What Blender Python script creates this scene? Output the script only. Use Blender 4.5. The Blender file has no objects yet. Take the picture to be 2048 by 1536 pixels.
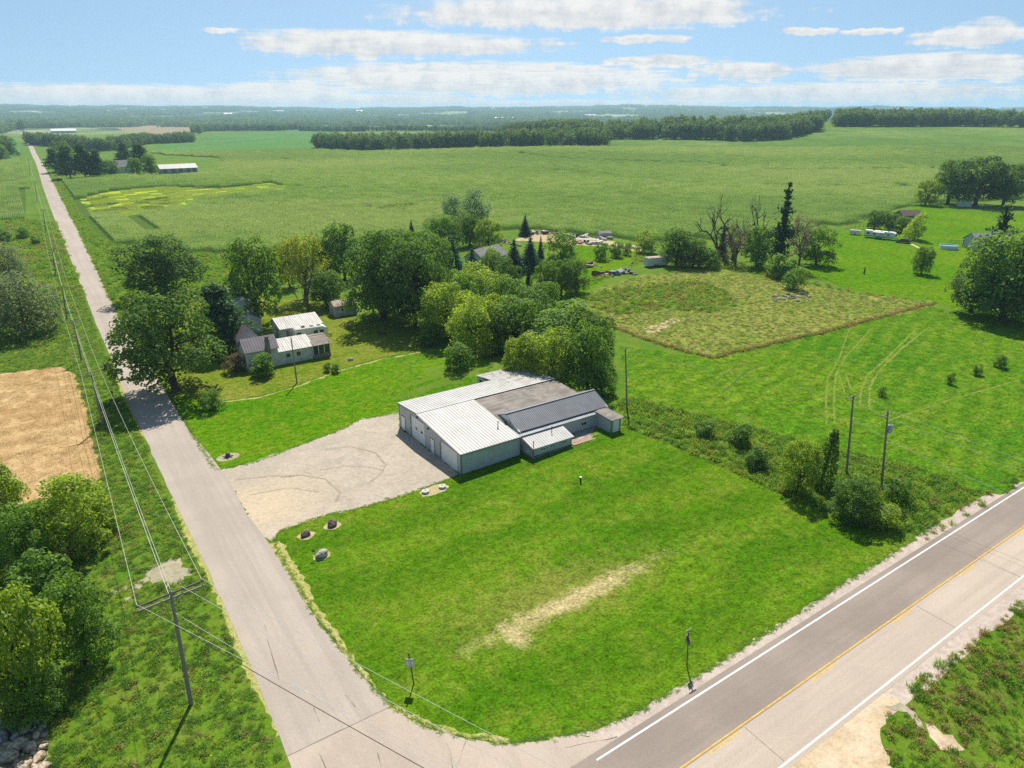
import bpy, bmesh, math, random
import numpy as np
from mathutils import Vector, Matrix, Euler

rng = np.random.default_rng(11)
random.seed(11)
S = bpy.context.scene
C = S.collection

# ------------------------------------------------------------------ camera
CAMH, FPX, CX, CY, HOR = 43.0, 1400.0, 1024.0, 768.0, 222.0
PITCH = math.atan((CY - HOR) / FPX)
TH = math.radians(55.7136)                       # azimuth of the view, from +X (the highway) towards +Y (the side road)
cam = bpy.data.cameras.new('camera')
cam.sensor_width = 36.0
cam.lens = FPX / 2048.0 * 36.0
cam.clip_start, cam.clip_end = 0.5, 60000.0
camo = bpy.data.objects.new('camera', cam)
C.objects.link(camo)
camo.location = (0, 0, CAMH)
camo.rotation_euler = (math.pi / 2 - PITCH, 0, TH - math.pi / 2)
S.camera = camo

# ------------------------------------------------------------------ sun and sky
SUN_AZ, SUN_EL = math.radians(56.0), math.radians(53.0)
sl = bpy.data.lights.new('sun', 'SUN')
sl.energy, sl.angle, sl.color = 4.8, math.radians(0.55), (1.0, 0.935, 0.82)
so = bpy.data.objects.new('sun', sl)
C.objects.link(so)
sdir = Vector((math.cos(SUN_AZ) * math.cos(SUN_EL), math.sin(SUN_AZ) * math.cos(SUN_EL), math.sin(SUN_EL)))
so.rotation_euler = sdir.to_track_quat('Z', 'Y').to_euler()
so.location = sdir * 300

S.view_settings.view_transform = 'Standard'
S.view_settings.look = 'None'
S.view_settings.exposure = 0.45
S.view_settings.gamma = 1.0
S.view_settings.use_curve_mapping = False
S.cycles.max_bounces = 6
S.cycles.diffuse_bounces = 3
S.cycles.transmission_bounces = 3
S.cycles.transparent_max_bounces = 6
S.cycles.volume_bounces = 1
S.cycles.use_denoising = False


def ray(u, v):
    a = (u - CX) / FPX
    b = -(v - CY) / FPX
    fw = math.cos(PITCH) + b * math.sin(PITCH)
    up = -math.sin(PITCH) + b * math.cos(PITCH)
    return np.array([a * math.sin(TH) + fw * math.cos(TH), -a * math.cos(TH) + fw * math.sin(TH), up])


world = bpy.data.worlds.new('World')
S.world = world
world.use_nodes = True


class NT:
    """small node-tree helper"""
    def __init__(s, nt):
        s.nt = nt

    def n(s, t, **kw):
        x = s.nt.nodes.new(t)
        for k, v in kw.items():
            setattr(x, k, v)
        return x

    def l(s, a, b):
        s.nt.links.new(a, b)

    def put(s, sock, v):
        if hasattr(v, 'is_output'):
            s.l(v, sock)
        elif isinstance(v, (tuple, list)) and len(v) == 3 and sock.type == 'RGBA':
            sock.default_value = (*v, 1)
        else:
            sock.default_value = v

    def m(s, op, a, b=None, c=None, clamp=False):
        x = s.n('ShaderNodeMath', operation=op, use_clamp=clamp)
        s.put(x.inputs[0], a)
        if b is not None:
            s.put(x.inputs[1], b)
        if c is not None:
            s.put(x.inputs[2], c)
        return x.outputs[0]

    def ss(s, x, e0, e1):
        r = s.n('ShaderNodeMapRange', interpolation_type='SMOOTHSTEP')
        s.put(r.inputs[0], x)
        r.inputs[1].default_value = e0
        r.inputs[2].default_value = e1
        return r.outputs[0]

    def mix(s, f, a, b, blend='MIX'):
        x = s.n('ShaderNodeMix', data_type='RGBA', blend_type=blend)
        s.put(x.inputs[0], f)
        s.put(x.inputs[6], a)
        s.put(x.inputs[7], b)
        return x.outputs[2]

    def noise(s, vec, scale, detail=4, rough=.55, dist=0.0, out='Fac'):
        x = s.n('ShaderNodeTexNoise')
        if vec is not None:
            s.l(vec, x.inputs['Vector'])
        x.inputs['Scale'].default_value = scale
        x.inputs['Detail'].default_value = detail
        x.inputs['Roughness'].default_value = rough
        x.inputs['Distortion'].default_value = dist
        return x.outputs[out]

    def mapping(s, vec, loc=(0, 0, 0), rot=(0, 0, 0), scale=(1, 1, 1), kind='POINT'):
        x = s.n('ShaderNodeMapping', vector_type=kind)
        s.l(vec, x.inputs[0])
        x.inputs[1].default_value = loc
        x.inputs[2].default_value = rot
        x.inputs[3].default_value = scale
        return x.outputs[0]


def build_world():
    nt = world.node_tree
    nt.nodes.clear()
    k = NT(nt)
    out = k.n('ShaderNodeOutputWorld')
    bg = k.n('ShaderNodeBackground')
    bg.inputs[1].default_value = 0.1
    k.l(bg.outputs[0], out.inputs[0])
    sky = k.n('ShaderNodeTexSky', sky_type='NISHITA')
    sky.sun_disc = False
    sky.sun_elevation = SUN_EL
    sky.sun_rotation = math.pi / 2 - SUN_AZ
    sky.air_density, sky.dust_density, sky.ozone_density = 1.0, 0.4, 2.0
    sky.altitude = 300
    tc = k.n('ShaderNodeTexCoord')
    d = tc.outputs['Generated']
    # look a little higher into the clear-air model, so that the low sky keeps its blue
    lift = k.n('ShaderNodeVectorMath', operation='ADD')
    k.l(d, lift.inputs[0])
    lift.inputs[1].default_value = (0, 0, .22)
    nv = k.n('ShaderNodeVectorMath', operation='NORMALIZE')
    k.l(lift.outputs[0], nv.inputs[0])
    k.l(nv.outputs[0], sky.inputs[0])
    sp = k.n('ShaderNodeSeparateXYZ')
    k.l(d, sp.inputs[0])
    x, y, z = sp.outputs
    zc = k.m('ADD', k.m('MAXIMUM', z, 0.0), 0.022)
    cb = k.n('ShaderNodeCombineXYZ')
    k.l(k.m('DIVIDE', x, zc), cb.inputs[0])
    k.l(k.m('DIVIDE', y, zc), cb.inputs[1])
    p = cb.outputs[0]
    big = k.noise(p, 0.55, 2, .5)
    fine = k.noise(p, 1.5, 7, .62, .3)
    # fleecy detail without the radial stretch
    fl = k.noise(d, 38, 6, .6)
    w2 = k.noise(d, 14, 4, .6)
    az = k.m('ADD', k.m('ARCTAN2', y, x), k.m('MULTIPLY', k.m('SUBTRACT', w2, .5), .16))
    el = k.m('ADD', k.m('ARCSINE', z), k.m('MULTIPLY', k.m('SUBTRACT', fl, .5), .016))
    # clouds standing where the photograph's sky has them: centre and half size of each bank
    banks = [(760, 82, 300, 30), (1160, 18, 400, 34), (950, 150, 400, 34), (1000, 165, 330, 22), (230, 190, 460, 30), (760, 200, 260, 16), (1330, 120, 120, 12), (420, 60, 60, 6),
             (1960, 62, 150, 32), (1880, 128, 280, 32), (1500, 138, 110, 20), (1640, 182, 480, 22), (1150, 207, 330, 10),
             (560, 180, 160, 22), (1290, 76, 90, 9), (1600, 60, 50, 8), (1720, 60, 70, 7)]
    best = None
    tops = None
    for (u, v, hw, hh) in banks:
        r = ray(u, v)
        a0 = math.atan2(r[1], r[0])
        e0 = math.asin(r[2] / np.linalg.norm(r))
        r2 = ray(u + hw, v)
        ha = abs(math.atan2(r2[1], r2[0]) - a0)
        r3 = ray(u, v - hh)
        he = abs(math.asin(r3[2] / np.linalg.norm(r3)) - e0)
        da = k.m('DIVIDE', k.m('SUBTRACT', az, a0), ha)
        de = k.m('DIVIDE', k.m('SUBTRACT', el, e0 - he * .25), he)
        q = k.m('SUBTRACT', 1.0, k.m('ADD', k.m('MULTIPLY', da, da), k.m('MULTIPLY', de, de)))
        best = q if best is None else k.m('SMOOTH_MAX', best, q, .3)
        t = k.m('MULTIPLY', de, k.m('GREATER_THAN', q, -.6))
        tops = t if tops is None else k.m('MAXIMUM', tops, t)
    best = k.m('MAXIMUM', best, -1.0)
    dens = k.m('ADD', k.m('MULTIPLY', best, .85),
               k.m('ADD', k.m('MULTIPLY', k.m('SUBTRACT', big, .5), .9), k.m('ADD', k.m('MULTIPLY', k.m('SUBTRACT', fine, .5), 1.5),
                   k.m('MULTIPLY', k.m('SUBTRACT', fl, .5), 1.4))))
    cover = k.ss(dens, -.30, .42)
    cover = k.m('MULTIPLY', cover, .96)
    shade = k.ss(k.m('ADD', k.m('MULTIPLY', tops, .55), k.m('ADD', k.m('MULTIPLY', k.m('SUBTRACT', fl, .5), 2.2), k.m('MULTIPLY', k.m('SUBTRACT', fine, .5), 1.3))), -.75, .75)
    ccol = k.mix(shade, (4.6, 4.8, 5.1), (7.0, 6.85, 6.6))
    # thin veil low on the horizon
    hue = k.n('ShaderNodeHueSaturation')
    hue.inputs['Saturation'].default_value = .97
    hue.inputs['Value'].default_value = 1.0
    k.l(sky.outputs[0], hue.inputs['Color'])
    tintn = k.mix(1.0, hue.outputs[0], (1.02, 1.07, .95), 'MULTIPLY')
    col = k.mix(cover, tintn, ccol)
    k.l(col, bg.inputs[0])


build_world()

# ------------------------------------------------------------------ terrain
def sstep(x, a, b):
    t = np.clip((x - a) / (b - a), 0, 1)
    return t * t * (3 - 2 * t)


def polar(u, d):
    r = ray(u, HOR)
    a = math.atan2(r[1], r[0])
    return d * math.cos(a), d * math.sin(a)


HR = polar(1900, 1250)
HC = polar(1350, 1050)
HM = polar(900, 620)


def hgt(x, y):
    x = np.asarray(x, float)
    y = np.asarray(y, float)
    d = np.hypot(x, y)
    az = np.arctan2(y, x)
    h = .85 * np.exp(-(((x - 66) / 20) ** 2 + ((y - 62) / 16) ** 2))
    h = h + 2.0 * np.exp(-(((x - 58) / 11) ** 2 + ((y - 96.5) / 9) ** 2))
    # ditch beside the highway, far side
    h = h - .9 * np.exp(-((y - 11.5) / 2.3) ** 2) * sstep(x, 44, 52)
    w = sstep(d, 230, 420)
    h = h + w * (1.1 * np.sin(x / 71 + 1.3) * np.sin(y / 88 + .4) + .8 * np.sin((x + .6 * y) / 53))
    h = h + 24 * np.exp(-((x - HR[0]) ** 2 + (y - HR[1]) ** 2) / 430 ** 2)
    h = h + 12 * np.exp(-((x - HC[0]) ** 2 + (y - HC[1]) ** 2) / 330 ** 2)
    h = h + 4.5 * np.exp(-((x - HM[0]) ** 2 + (y - HM[1]) ** 2) / 200 ** 2)
    h = h - 6 * sstep(d, 1500, 2600)
    ridge = 66 + 9 * np.sin(az * 9 + .5) + 6 * np.sin(az * 23 + 2) + 3 * np.sin(az * 61 + 1)
    h = h + sstep(d, 2900, 8200) * (ridge + 6 + 5 * np.sin(d / 310 + 3 * np.sin(az * 17)) + 4 * np.sin(d / 170 + az * 40))
    return h


def h1(x, y):
    return float(hgt(x, y))


def G(u, v):
    """ground point seen at a photograph position"""
    r = ray(u, v)
    t = 30.0
    tp = t
    while t < 16000:
        q = r * t
        if CAMH + q[2] < h1(q[0], q[1]):
            break
        tp = t
        t *= 1.012
    a, b = tp, t
    for _ in range(24):
        m_ = (a + b) / 2
        q = r * m_
        if CAMH + q[2] < h1(q[0], q[1]):
            b = m_
        else:
            a = m_
    q = r * b
    return np.array([q[0], q[1], h1(q[0], q[1])])


def Gs(pts):
    return [tuple(G(u, v)[:2]) for u, v in pts]


def depth(p):
    return (p[0] * math.cos(TH) + p[1] * math.sin(TH)) * math.cos(PITCH) + (CAMH - p[2]) * math.sin(PITCH)


def top_at(p, u, v):
    """point seen at (u,v) standing as far forward as the base p"""
    r = ray(u, v)
    fb = p[0] * math.cos(TH) + p[1] * math.sin(TH)
    fr = r[0] * math.cos(TH) + r[1] * math.sin(TH)
    q = r * (fb / fr)
    return np.array([q[0], q[1], CAMH + q[2]])


# ------------------------------------------------------------------ mesh helpers
def new_mesh(name, V, F, mats, midx=None, tint=None, smooth=False):
    me = bpy.data.meshes.new(name)
    V = np.asarray(V, np.float32).reshape(-1, 3)
    if isinstance(F, np.ndarray):
        nf, c = F.shape
        me.vertices.add(len(V))
        me.vertices.foreach_set('co', V.ravel())
        me.loops.add(nf * c)
        me.loops.foreach_set('vertex_index', F.astype(np.int32).ravel())
        me.polygons.add(nf)
        me.polygons.foreach_set('loop_start', np.arange(0, nf * c, c, dtype=np.int32))
        me.update(calc_edges=True)
    else:
        me.from_pydata(V.tolist(), [], F)
        me.update()
    if not isinstance(mats, (list, tuple)):
        mats = [mats]
    for m_ in mats:
        me.materials.append(m_)
    if midx is not None:
        me.polygons.foreach_set('material_index', np.asarray(midx, np.int32))
    if tint is not None:
        at = me.attributes.new('tint', 'FLOAT', 'POINT')
        at.data.foreach_set('value', np.asarray(tint, np.float32))
    if smooth:
        me.polygons.foreach_set('use_smooth', np.ones(len(me.polygons), bool))
    return me


def tag(o, label=None, cat=None, group=None, kind=None):
    if label:
        o['label'] = label
    if cat:
        o['category'] = cat
    if group:
        o['group'] = group
    if kind:
        o['kind'] = kind
    return o


WLOC = {}


def link(name, me, parent=None, loc=(0, 0, 0)):
    o = bpy.data.objects.new(name, me)
    C.objects.link(o)
    if parent is not None:
        o.parent = parent
    o.location = loc
    return o


def empty(name, loc, rz=0, label=None, cat=None, group=None, scale=None):
    o = bpy.data.objects.new(name, None)
    C.objects.link(o)
    o.empty_display_size = .3
    o.location = loc
    o.rotation_euler = (0, 0, rz)
    if scale is not None:
        o.scale = scale
    tag(o, label, cat, group)
    return o


class MB:
    """collects boxes, tubes and polygons; build() links them as one mesh object"""
    def __init__(s):
        s.V, s.F = [], []

    def add(s, v, f):
        n = len(s.V)
        s.V += [tuple(map(float, q)) for q in v]
        s.F += [tuple(n + i for i in q) for q in f]
        return s

    def box(s, x0, x1, y0, y1, z0, z1):
        v = [(x0, y0, z0), (x1, y0, z0), (x1, y1, z0), (x0, y1, z0), (x0, y0, z1), (x1, y0, z1), (x1, y1, z1), (x0, y1, z1)]
        return s.add(v, [(0, 3, 2, 1), (4, 5, 6, 7), (0, 1, 5, 4), (1, 2, 6, 5), (2, 3, 7, 6), (3, 0, 4, 7)])

    def slab(s, quad, t):
        """four corners of the top face, thickness t straight down"""
        v = [tuple(q) for q in quad] + [(q[0], q[1], q[2] - t) for q in quad]
        n = len(quad)
        f = [tuple(range(n)), tuple(range(2 * n - 1, n - 1, -1))]
        f += [(i, i + n, (i + 1) % n + n, (i + 1) % n) for i in range(n)]
        return s.add(v, f)

    def prism(s, poly, vec):
        """polygon swept along vec"""
        n = len(poly)
        v = [tuple(q) for q in poly] + [tuple(np.add(q, vec)) for q in poly]
        f = [tuple(range(n - 1, -1, -1)), tuple(range(n, 2 * n))]
        f += [(i, (i + 1) % n, (i + 1) % n + n, i + n) for i in range(n)]
        return s.add(v, f)

    def tube(s, pts, rad, seg=8, cap=True):
        pts = [np.asarray(p, float) for p in pts]
        if not hasattr(rad, '__len__'):
            rad = [rad] * len(pts)
        rings = []
        for i, p in enumerate(pts):
            t = pts[min(i + 1, len(pts) - 1)] - pts[max(i - 1, 0)]
            t = t / (np.linalg.norm(t) + 1e-9)
            a = np.array([0, 0, 1.0]) if abs(t[2]) < .9 else np.array([1.0, 0, 0])
            b = np.cross(t, a)
            b /= np.linalg.norm(b)
            c = np.cross(t, b)
            rings.append([p + rad[i] * (math.cos(2 * math.pi * k / seg) * b + math.sin(2 * math.pi * k / seg) * c) for k in range(seg)])
        v = [q for r in rings for q in r]
        f = []
        for i in range(len(pts) - 1):
            for k in range(seg):
                f.append((i * seg + k, i * seg + (k + 1) % seg, (i + 1) * seg + (k + 1) % seg, (i + 1) * seg + k))
        if cap:
            f.append(tuple(range(seg - 1, -1, -1)))
            f.append(tuple((len(pts) - 1) * seg + k for k in range(seg)))
        return s.add(v, f)

    def build(s, name, mat, parent=None, world=False, smooth=False):
        """world=True: coordinates are world ones, the parent an unrotated empty (or its part)"""
        V = np.array(s.V, float).reshape(-1, 3)
        if world and parent is not None:
            r = parent
            while r.parent is not None:
                r = r.parent
            V = V - np.array(r.location)
        me = new_mesh(name, V, s.F, mat, smooth=smooth)
        bm = bmesh.new()
        bm.from_mesh(me)
        bmesh.ops.recalc_face_normals(bm, faces=bm.faces)
        bm.to_mesh(me)
        bm.free()
        return link(name, me, parent)


def inpoly(P, poly):
    x, y = P[:, 0], P[:, 1]
    r = np.zeros(len(P), bool)
    n = len(poly)
    for i in range(n):
        x0, y0 = poly[i]
        x1, y1 = poly[(i + 1) % n]
        c = ((y0 > y) != (y1 > y))
        xi = (x1 - x0) * (y - y0) / ((y1 - y0) if y1 != y0 else 1e-9) + x0
        r ^= c & (x < xi)
    return r


def segdist(P, line):
    d = np.full(len(P), 1e9)
    for (a, b) in zip(line[:-1], line[1:]):
        a = np.array(a[:2])
        b = np.array(b[:2])
        ab = b - a
        t = np.clip(((P[:, :2] - a) @ ab) / (ab @ ab), 0, 1)
        d = np.minimum(d, np.linalg.norm(P[:, :2] - (a + t[:, None] * ab), axis=1))
    return d


def densify(poly, step, jit, closed=True):
    out = []
    n = len(poly)
    for i in range(n if closed else n - 1):
        a = np.array(poly[i][:2])
        b = np.array(poly[(i + 1) % n][:2])
        L = np.linalg.norm(b - a)
        k = max(1, min(160, int(L / step)))
        nn = np.array([-(b - a)[1], (b - a)[0]]) / (L + 1e-9)
        for j in range(k):
            q = a + (b - a) * j / k
            if j:
                q = q + nn * rng.normal() * jit
            out.append(tuple(q))
    if not closed:
        out.append(tuple(poly[-1][:2]))
    return out


def patch(name, poly, mat, off, cell=4.0, step=1.0, jit=.08, parent=None, kind='structure'):
    pl = densify(poly, step, jit)
    bm = bmesh.new()
    vs = [bm.verts.new((x, y, 0)) for x, y in pl]
    f = bm.faces.new(vs)
    bmesh.ops.triangulate(bm, faces=[f], quad_method='BEAUTY', ngon_method='BEAUTY')
    A = np.array(pl)
    lo, hi = A.min(0), A.max(0)
    for ax in (0, 1):
        n = int((hi[ax] - lo[ax]) / cell)
        no = (1, 0, 0) if ax == 0 else (0, 1, 0)
        for i in range(1, n + 1):
            co = [0, 0, 0]
            co[ax] = lo[ax] + (hi[ax] - lo[ax]) * i / (n + 1)
            bmesh.ops.bisect_plane(bm, geom=bm.verts[:] + bm.edges[:] + bm.faces[:], plane_co=co, plane_no=no)
    for v in bm.verts:
        v.co.z = h1(v.co.x, v.co.y) + off
    bmesh.ops.recalc_face_normals(bm, faces=bm.faces)
    if sum(f.normal.z for f in bm.faces) < 0:
        bmesh.ops.reverse_faces(bm, faces=bm.faces)
    me = bpy.data.meshes.new(name)
    bm.to_mesh(me)
    bm.free()
    me.materials.append(mat)
    o = link(name, me, parent)
    if parent is None:
        o['kind'] = kind
    return o


def ribbon(name, line, width, mat, off, parent=None, step=3.0, jit=0.0, kind='structure'):
    ln = np.array(densify([p[:2] for p in line], step, 0, closed=False))
    V, F = [], []
    for i, p in enumerate(ln):
        t = ln[min(i + 1, len(ln) - 1)] - ln[max(i - 1, 0)]
        t /= np.linalg.norm(t)
        nn = np.array([-t[1], t[0]])
        w = width / 2 if not hasattr(width, '__len__') else np.interp(i / (len(ln) - 1), np.linspace(0, 1, len(width)), width) / 2
        for s_ in (-1, 1):
            q = p + nn * s_ * w + (nn * rng.normal() * jit if jit else 0)
            V.append((q[0], q[1], h1(q[0], q[1]) + off))
    for i in range(len(ln) - 1):
        F.append((2 * i, 2 * i + 2, 2 * i + 3, 2 * i + 1))
    me = new_mesh(name, V, F, mat)
    if me.polygons[0].normal.z < 0:
        me.flip_normals()
    o = link(name, me, parent)
    if parent is None:
        o['kind'] = kind
    return o

# ------------------------------------------------------------------ materials
def newmat(name, rough=.9, spec=.15):
    m = bpy.data.materials.new(name)
    m.use_nodes = True
    nt = m.node_tree
    b = nt.nodes['Principled BSDF']
    b.inputs['Roughness'].default_value = rough
    b.inputs['Specular IOR Level'].default_value = spec
    return m, NT(nt), b


def pos(k):
    return k.n('ShaderNodeNewGeometry').outputs['Position']


def bump(k, b, h, dist, strength=1.0):
    x = k.n('ShaderNodeBump')
    x.inputs['Strength'].default_value = strength
    x.inputs['Distance'].default_value = dist
    k.l(h, x.inputs['Height'])
    k.l(x.outputs[0], b.inputs['Normal'])


def ground_mat(name, a, b_, c, s_big=.06, s_mid=.5, s_fine=6.0, bmp=.05, speck=.45, extra=None, rough=.95):
    """three tones: a/b in big soft areas, c in mid-size blotches, all broken by fine speckle"""
    m, k, b = newmat(name, rough, .0)
    p = pos(k)
    n1 = k.ss(k.noise(p, s_big, 4, .6), .36, .64)
    n2 = k.ss(k.noise(p, s_mid, 5, .65, .4), .42, .68)
    n3 = k.noise(p, s_fine, 3, .7)
    n4 = k.noise(p, s_fine * .28, 3, .65)
    col = k.mix(n1, a, b_)
    col = k.mix(k.m('MULTIPLY', n2, .75), col, c)
    if extra:
        col = extra(k, p, col)
    sp = k.m('ADD', k.m('MULTIPLY', k.m('SUBTRACT', n3, .5), 2.4 * speck), k.m('MULTIPLY', k.m('SUBTRACT', n4, .5), 1.6 * speck))
    sp = k.m('ADD', 1.0, sp)
    sp = k.m('MAXIMUM', sp, .25)
    mul = k.n('ShaderNodeVectorMath', operation='SCALE')
    k.l(col, mul.inputs[0])
    k.l(sp, mul.inputs[3])
    k.l(mul.outputs[0], b.inputs['Base Color'])
    if bmp:
        bump(k, b, k.m('ADD', n3, k.m('MULTIPLY', n4, 2.0)), bmp)
    return m


def spot(k, p, a, b, width, soft=.5, nz=.9, nscale=.35):
    """ragged elongated stain between two ground points"""
    a = np.array(a[:2])
    b = np.array(b[:2])
    c = (a + b) / 2
    L = np.linalg.norm(b - a) / 2
    ang = math.atan2(*(b - a)[::-1])
    q = k.mapping(p, (c[0], c[1], 0), (0, 0, ang), (L, width, 1e6), 'TEXTURE')
    ln = k.n('ShaderNodeVectorMath', operation='LENGTH')
    k.l(q, ln.inputs[0])
    n = k.noise(p, nscale, 5, .7)
    n2 = k.noise(p, nscale * 7, 3, .7)
    v = k.m('ADD', ln.outputs['Value'], k.m('ADD', k.m('MULTIPLY', k.m('SUBTRACT', n, .5), nz * 2), k.m('MULTIPLY', k.m('SUBTRACT', n2, .5), nz * 1.4)))
    return k.m('SUBTRACT', 1.0, k.ss(v, 1 - soft, 1 + soft * .6))


def flat_mat(name, col, rough=.6, spec=.3, var=.12, scale=3.0, metallic=0, bmp=0.0, col2=None, streak=None):
    m, k, b = newmat(name, rough, spec)
    b.inputs['Metallic'].default_value = metallic
    tc = k.n('ShaderNodeTexCoord').outputs['Object']
    v = tc
    if streak:
        v = k.mapping(tc, scale=streak)
    n = k.noise(v, scale, 5, .65)
    c2 = col2 if col2 else tuple(x * (1 - var * 2) for x in col)
    c1 = tuple(min(1, x * (1 + var)) for x in col) if not col2 else col
    k.l(k.mix(k.ss(n, .34, .66), c1, c2), b.inputs['Base Color'])
    if bmp:
        bump(k, b, n, bmp)
    return m


def leaf_mat(name, dark, light, trans=.35, dry=None, rnd=.45):
    m = bpy.data.materials.new(name)
    m.use_nodes = True
    nt = m.node_tree
    nt.nodes.clear()
    k = NT(nt)
    out = k.n('ShaderNodeOutputMaterial')
    at = k.n('ShaderNodeAttribute', attribute_name='tint')
    oi = k.n('ShaderNodeObjectInfo')
    f = k.m('ADD', k.m('MULTIPLY', at.outputs['Fac'], .8), k.m('MULTIPLY', k.m('SUBTRACT', oi.outputs['Random'], .5), rnd), clamp=True)
    col = k.mix(f, dark, light)
    if dry:
        col = k.mix(k.m('MULTIPLY', k.ss(at.outputs['Fac'], .82, .9), .9), col, dry)
    d = k.n('ShaderNodeBsdfDiffuse')
    t = k.n('ShaderNodeBsdfTranslucent')
    g = k.n('ShaderNodeBsdfGlossy')
    g.inputs['Roughness'].default_value = .6
    k.l(col, d.inputs[0])
    tcol = k.mix(.5, col, (light[0] * 1.3, light[1] * 1.28, light[2] * .7))
    k.l(tcol, t.inputs[0])
    g.inputs[0].default_value = (.9, 1, .9, 1)
    m1 = k.n('ShaderNodeMixShader')
    m1.inputs[0].default_value = trans
    k.l(d.outputs[0], m1.inputs[1])
    k.l(t.outputs[0], m1.inputs[2])
    m2 = k.n('ShaderNodeMixShader')
    m2.inputs[0].default_value = .02
    k.l(m1.outputs[0], m2.inputs[1])
    k.l(g.outputs[0], m2.inputs[2])
    k.l(m2.outputs[0], out.inputs[0])
    return m


L_MAPLE = leaf_mat('leaf_deep_green', (.028, .074, .012), (.180, .310, .036), .48)
L_OAK = leaf_mat('leaf_mid_green', (.040, .098, .012), (.250, .420, .040), .5)
L_LIGHT = leaf_mat('leaf_yellow_green', (.115, .205, .012), (.440, .570, .045), .56)
L_GOLD = leaf_mat('leaf_gold_green', (0.140, 0.210, 0.018), (0.473, 0.507, 0.044), .45)
L_WILLOW = leaf_mat('leaf_grey_green', (0.096, 0.149, 0.061), (0.333, 0.394, 0.184), .45)
L_POPLAR = leaf_mat('leaf_silver_green', (0.079, 0.166, 0.070), (0.350, 0.507, 0.263), .45)
L_SPRUCE = leaf_mat('needle_dark', (0.017, 0.051, 0.020), (0.058, 0.128, 0.048), .25)
L_BLUE = leaf_mat('needle_blue_green', (0.024, 0.078, 0.044), (0.076, 0.187, 0.102), .25)
L_PINE = leaf_mat('needle_pine', (0.037, 0.093, 0.024), (0.128, 0.246, 0.060), .25)
L_BROWN = leaf_mat('leaf_brown_grey', (0.088, 0.079, 0.052), (0.263, 0.228, 0.158), .45)
L_SHRUB = leaf_mat('leaf_shrub', (.045, .110, .013), (.240, .410, .038), .5)
L_FAR = leaf_mat('leaf_far_wood', (.050, .105, .026), (.200, .310, .070), .4)
L_FAR2 = leaf_mat('leaf_far_wood_pale', (.085, .150, .035), (.260, .340, .090), .35)
L_RED = leaf_mat('leaf_dull_purple', (0.088, 0.061, 0.035), (0.245, 0.175, 0.088), .45)
W_GREEN = leaf_mat('weed_green', (.095, .205, .014), (.275, .470, .038), .58)
W_DARK = leaf_mat('weed_dark_green', (.065, .155, .014), (.185, .350, .030), .55)
W_YEL = leaf_mat('weed_yellow_green', (.170, .245, .015), (.410, .480, .050), .58)
W_TAN = leaf_mat('weed_straw', (.25, .165, .065), (.52, .36, .155), .4)
W_OLIVE = leaf_mat('weed_olive', (.170, .185, .035), (.370, .360, .090), .55)
CORN2 = leaf_mat('corn_leaf_pale', (.195, .305, .062), (.410, .540, .145), .52)
CORN3 = leaf_mat('corn_leaf_deep', (.095, .215, .028), (.230, .420, .060), .52)
CORN = leaf_mat('corn_leaf', (.130, .260, .034), (.320, .500, .090), .52)
TASSEL = leaf_mat('corn_tassel', (.30, .35, .12), (.48, .48, .20), .5)
LAWNB = leaf_mat('lawn_blade', (.075, .190, .007), (.200, .380, .018), .45, dry=(.33, .35, .08), rnd=.12)

BARK = flat_mat('bark', (.085, .065, .048), .95, .05, .3, 14, bmp=.02)
BARKG = flat_mat('bark_grey', (.135, .115, .10), .95, .05, .25, 14, bmp=.02)
POLEW = flat_mat('pole_wood', (.17, .135, .105), .9, .1, .25, 6, bmp=.01, streak=(8, 8, .6))
POLEG = flat_mat('pole_wood_grey', (.29, .26, .23), .9, .1, .2, 6, bmp=.01, streak=(8, 8, .6))
WIRE = flat_mat('cable_aluminium', (.62, .61, .58), .45, .4, .05, 4)
WIRED = flat_mat('cable_black', (.03, .03, .03), .6, .3, .05, 4)
PORC = flat_mat('porcelain', (.45, .42, .38), .3, .5, .1, 4)
GALV = flat_mat('galvanised', (.42, .44, .46), .45, .5, .15, 4, metallic=.5)
TRANSF = flat_mat('transformer_paint', (.42, .45, .48), .4, .4, .06, 3)

SIDE = flat_mat('siding_grey', (.50, .515, .525), .5, .35, .05, .7)
SIDE2 = flat_mat('siding_trim', (.17, .19, .21), .5, .35, .06, 1)


def roof_white():
    m, k, b = newmat('roof_white_metal', .55, .3)
    p = pos(k)
    n = k.noise(p, .45, 5, .65)
    st = k.noise(k.mapping(p, scale=(2.6, .16, 1)), 1.0, 4, .7)
    rust = k.ss(k.noise(p, 2.3, 6, .75), .60, .70)
    sp = k.n('ShaderNodeSeparateXYZ')
    k.l(p, sp.inputs[0])
    rear = k.m('MULTIPLY', k.ss(sp.outputs[0], 50, 60), k.ss(sp.outputs[1], 78, 86))
    col = k.mix(k.ss(n, .35, .7), (.52, .51, .495), (.43, .42, .405))
    col = k.mix(k.m('MULTIPLY', k.ss(st, .48, .66), .5), col, (.40, .38, .35))
    col = k.mix(k.m('MULTIPLY', rust, k.m('ADD', .22, k.m('MULTIPLY', rear, .6))), col, (.26, .20, .14))
    leaf = k.m('MULTIPLY', rear, k.ss(k.noise(p, .9, 6, .75), .47, .6))
    col = k.mix(leaf, col, (.22, .19, .13))
    k.l(col, b.inputs['Base Color'])
    return m


ROOFW = roof_white()
ROOFRIB = flat_mat('roof_rib', (.30, .29, .275), .6, .3, .2, 1.2)  # dark grey seams, with the ribs' shadow lines put into the colour
ROOFG = flat_mat('roof_grey_metal', (.205, .212, .23), .38, .45, .06, .6)
ROOFSK = flat_mat('roof_skirt', (.42, .43, .45), .5, .35, .1, .8)


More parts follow.
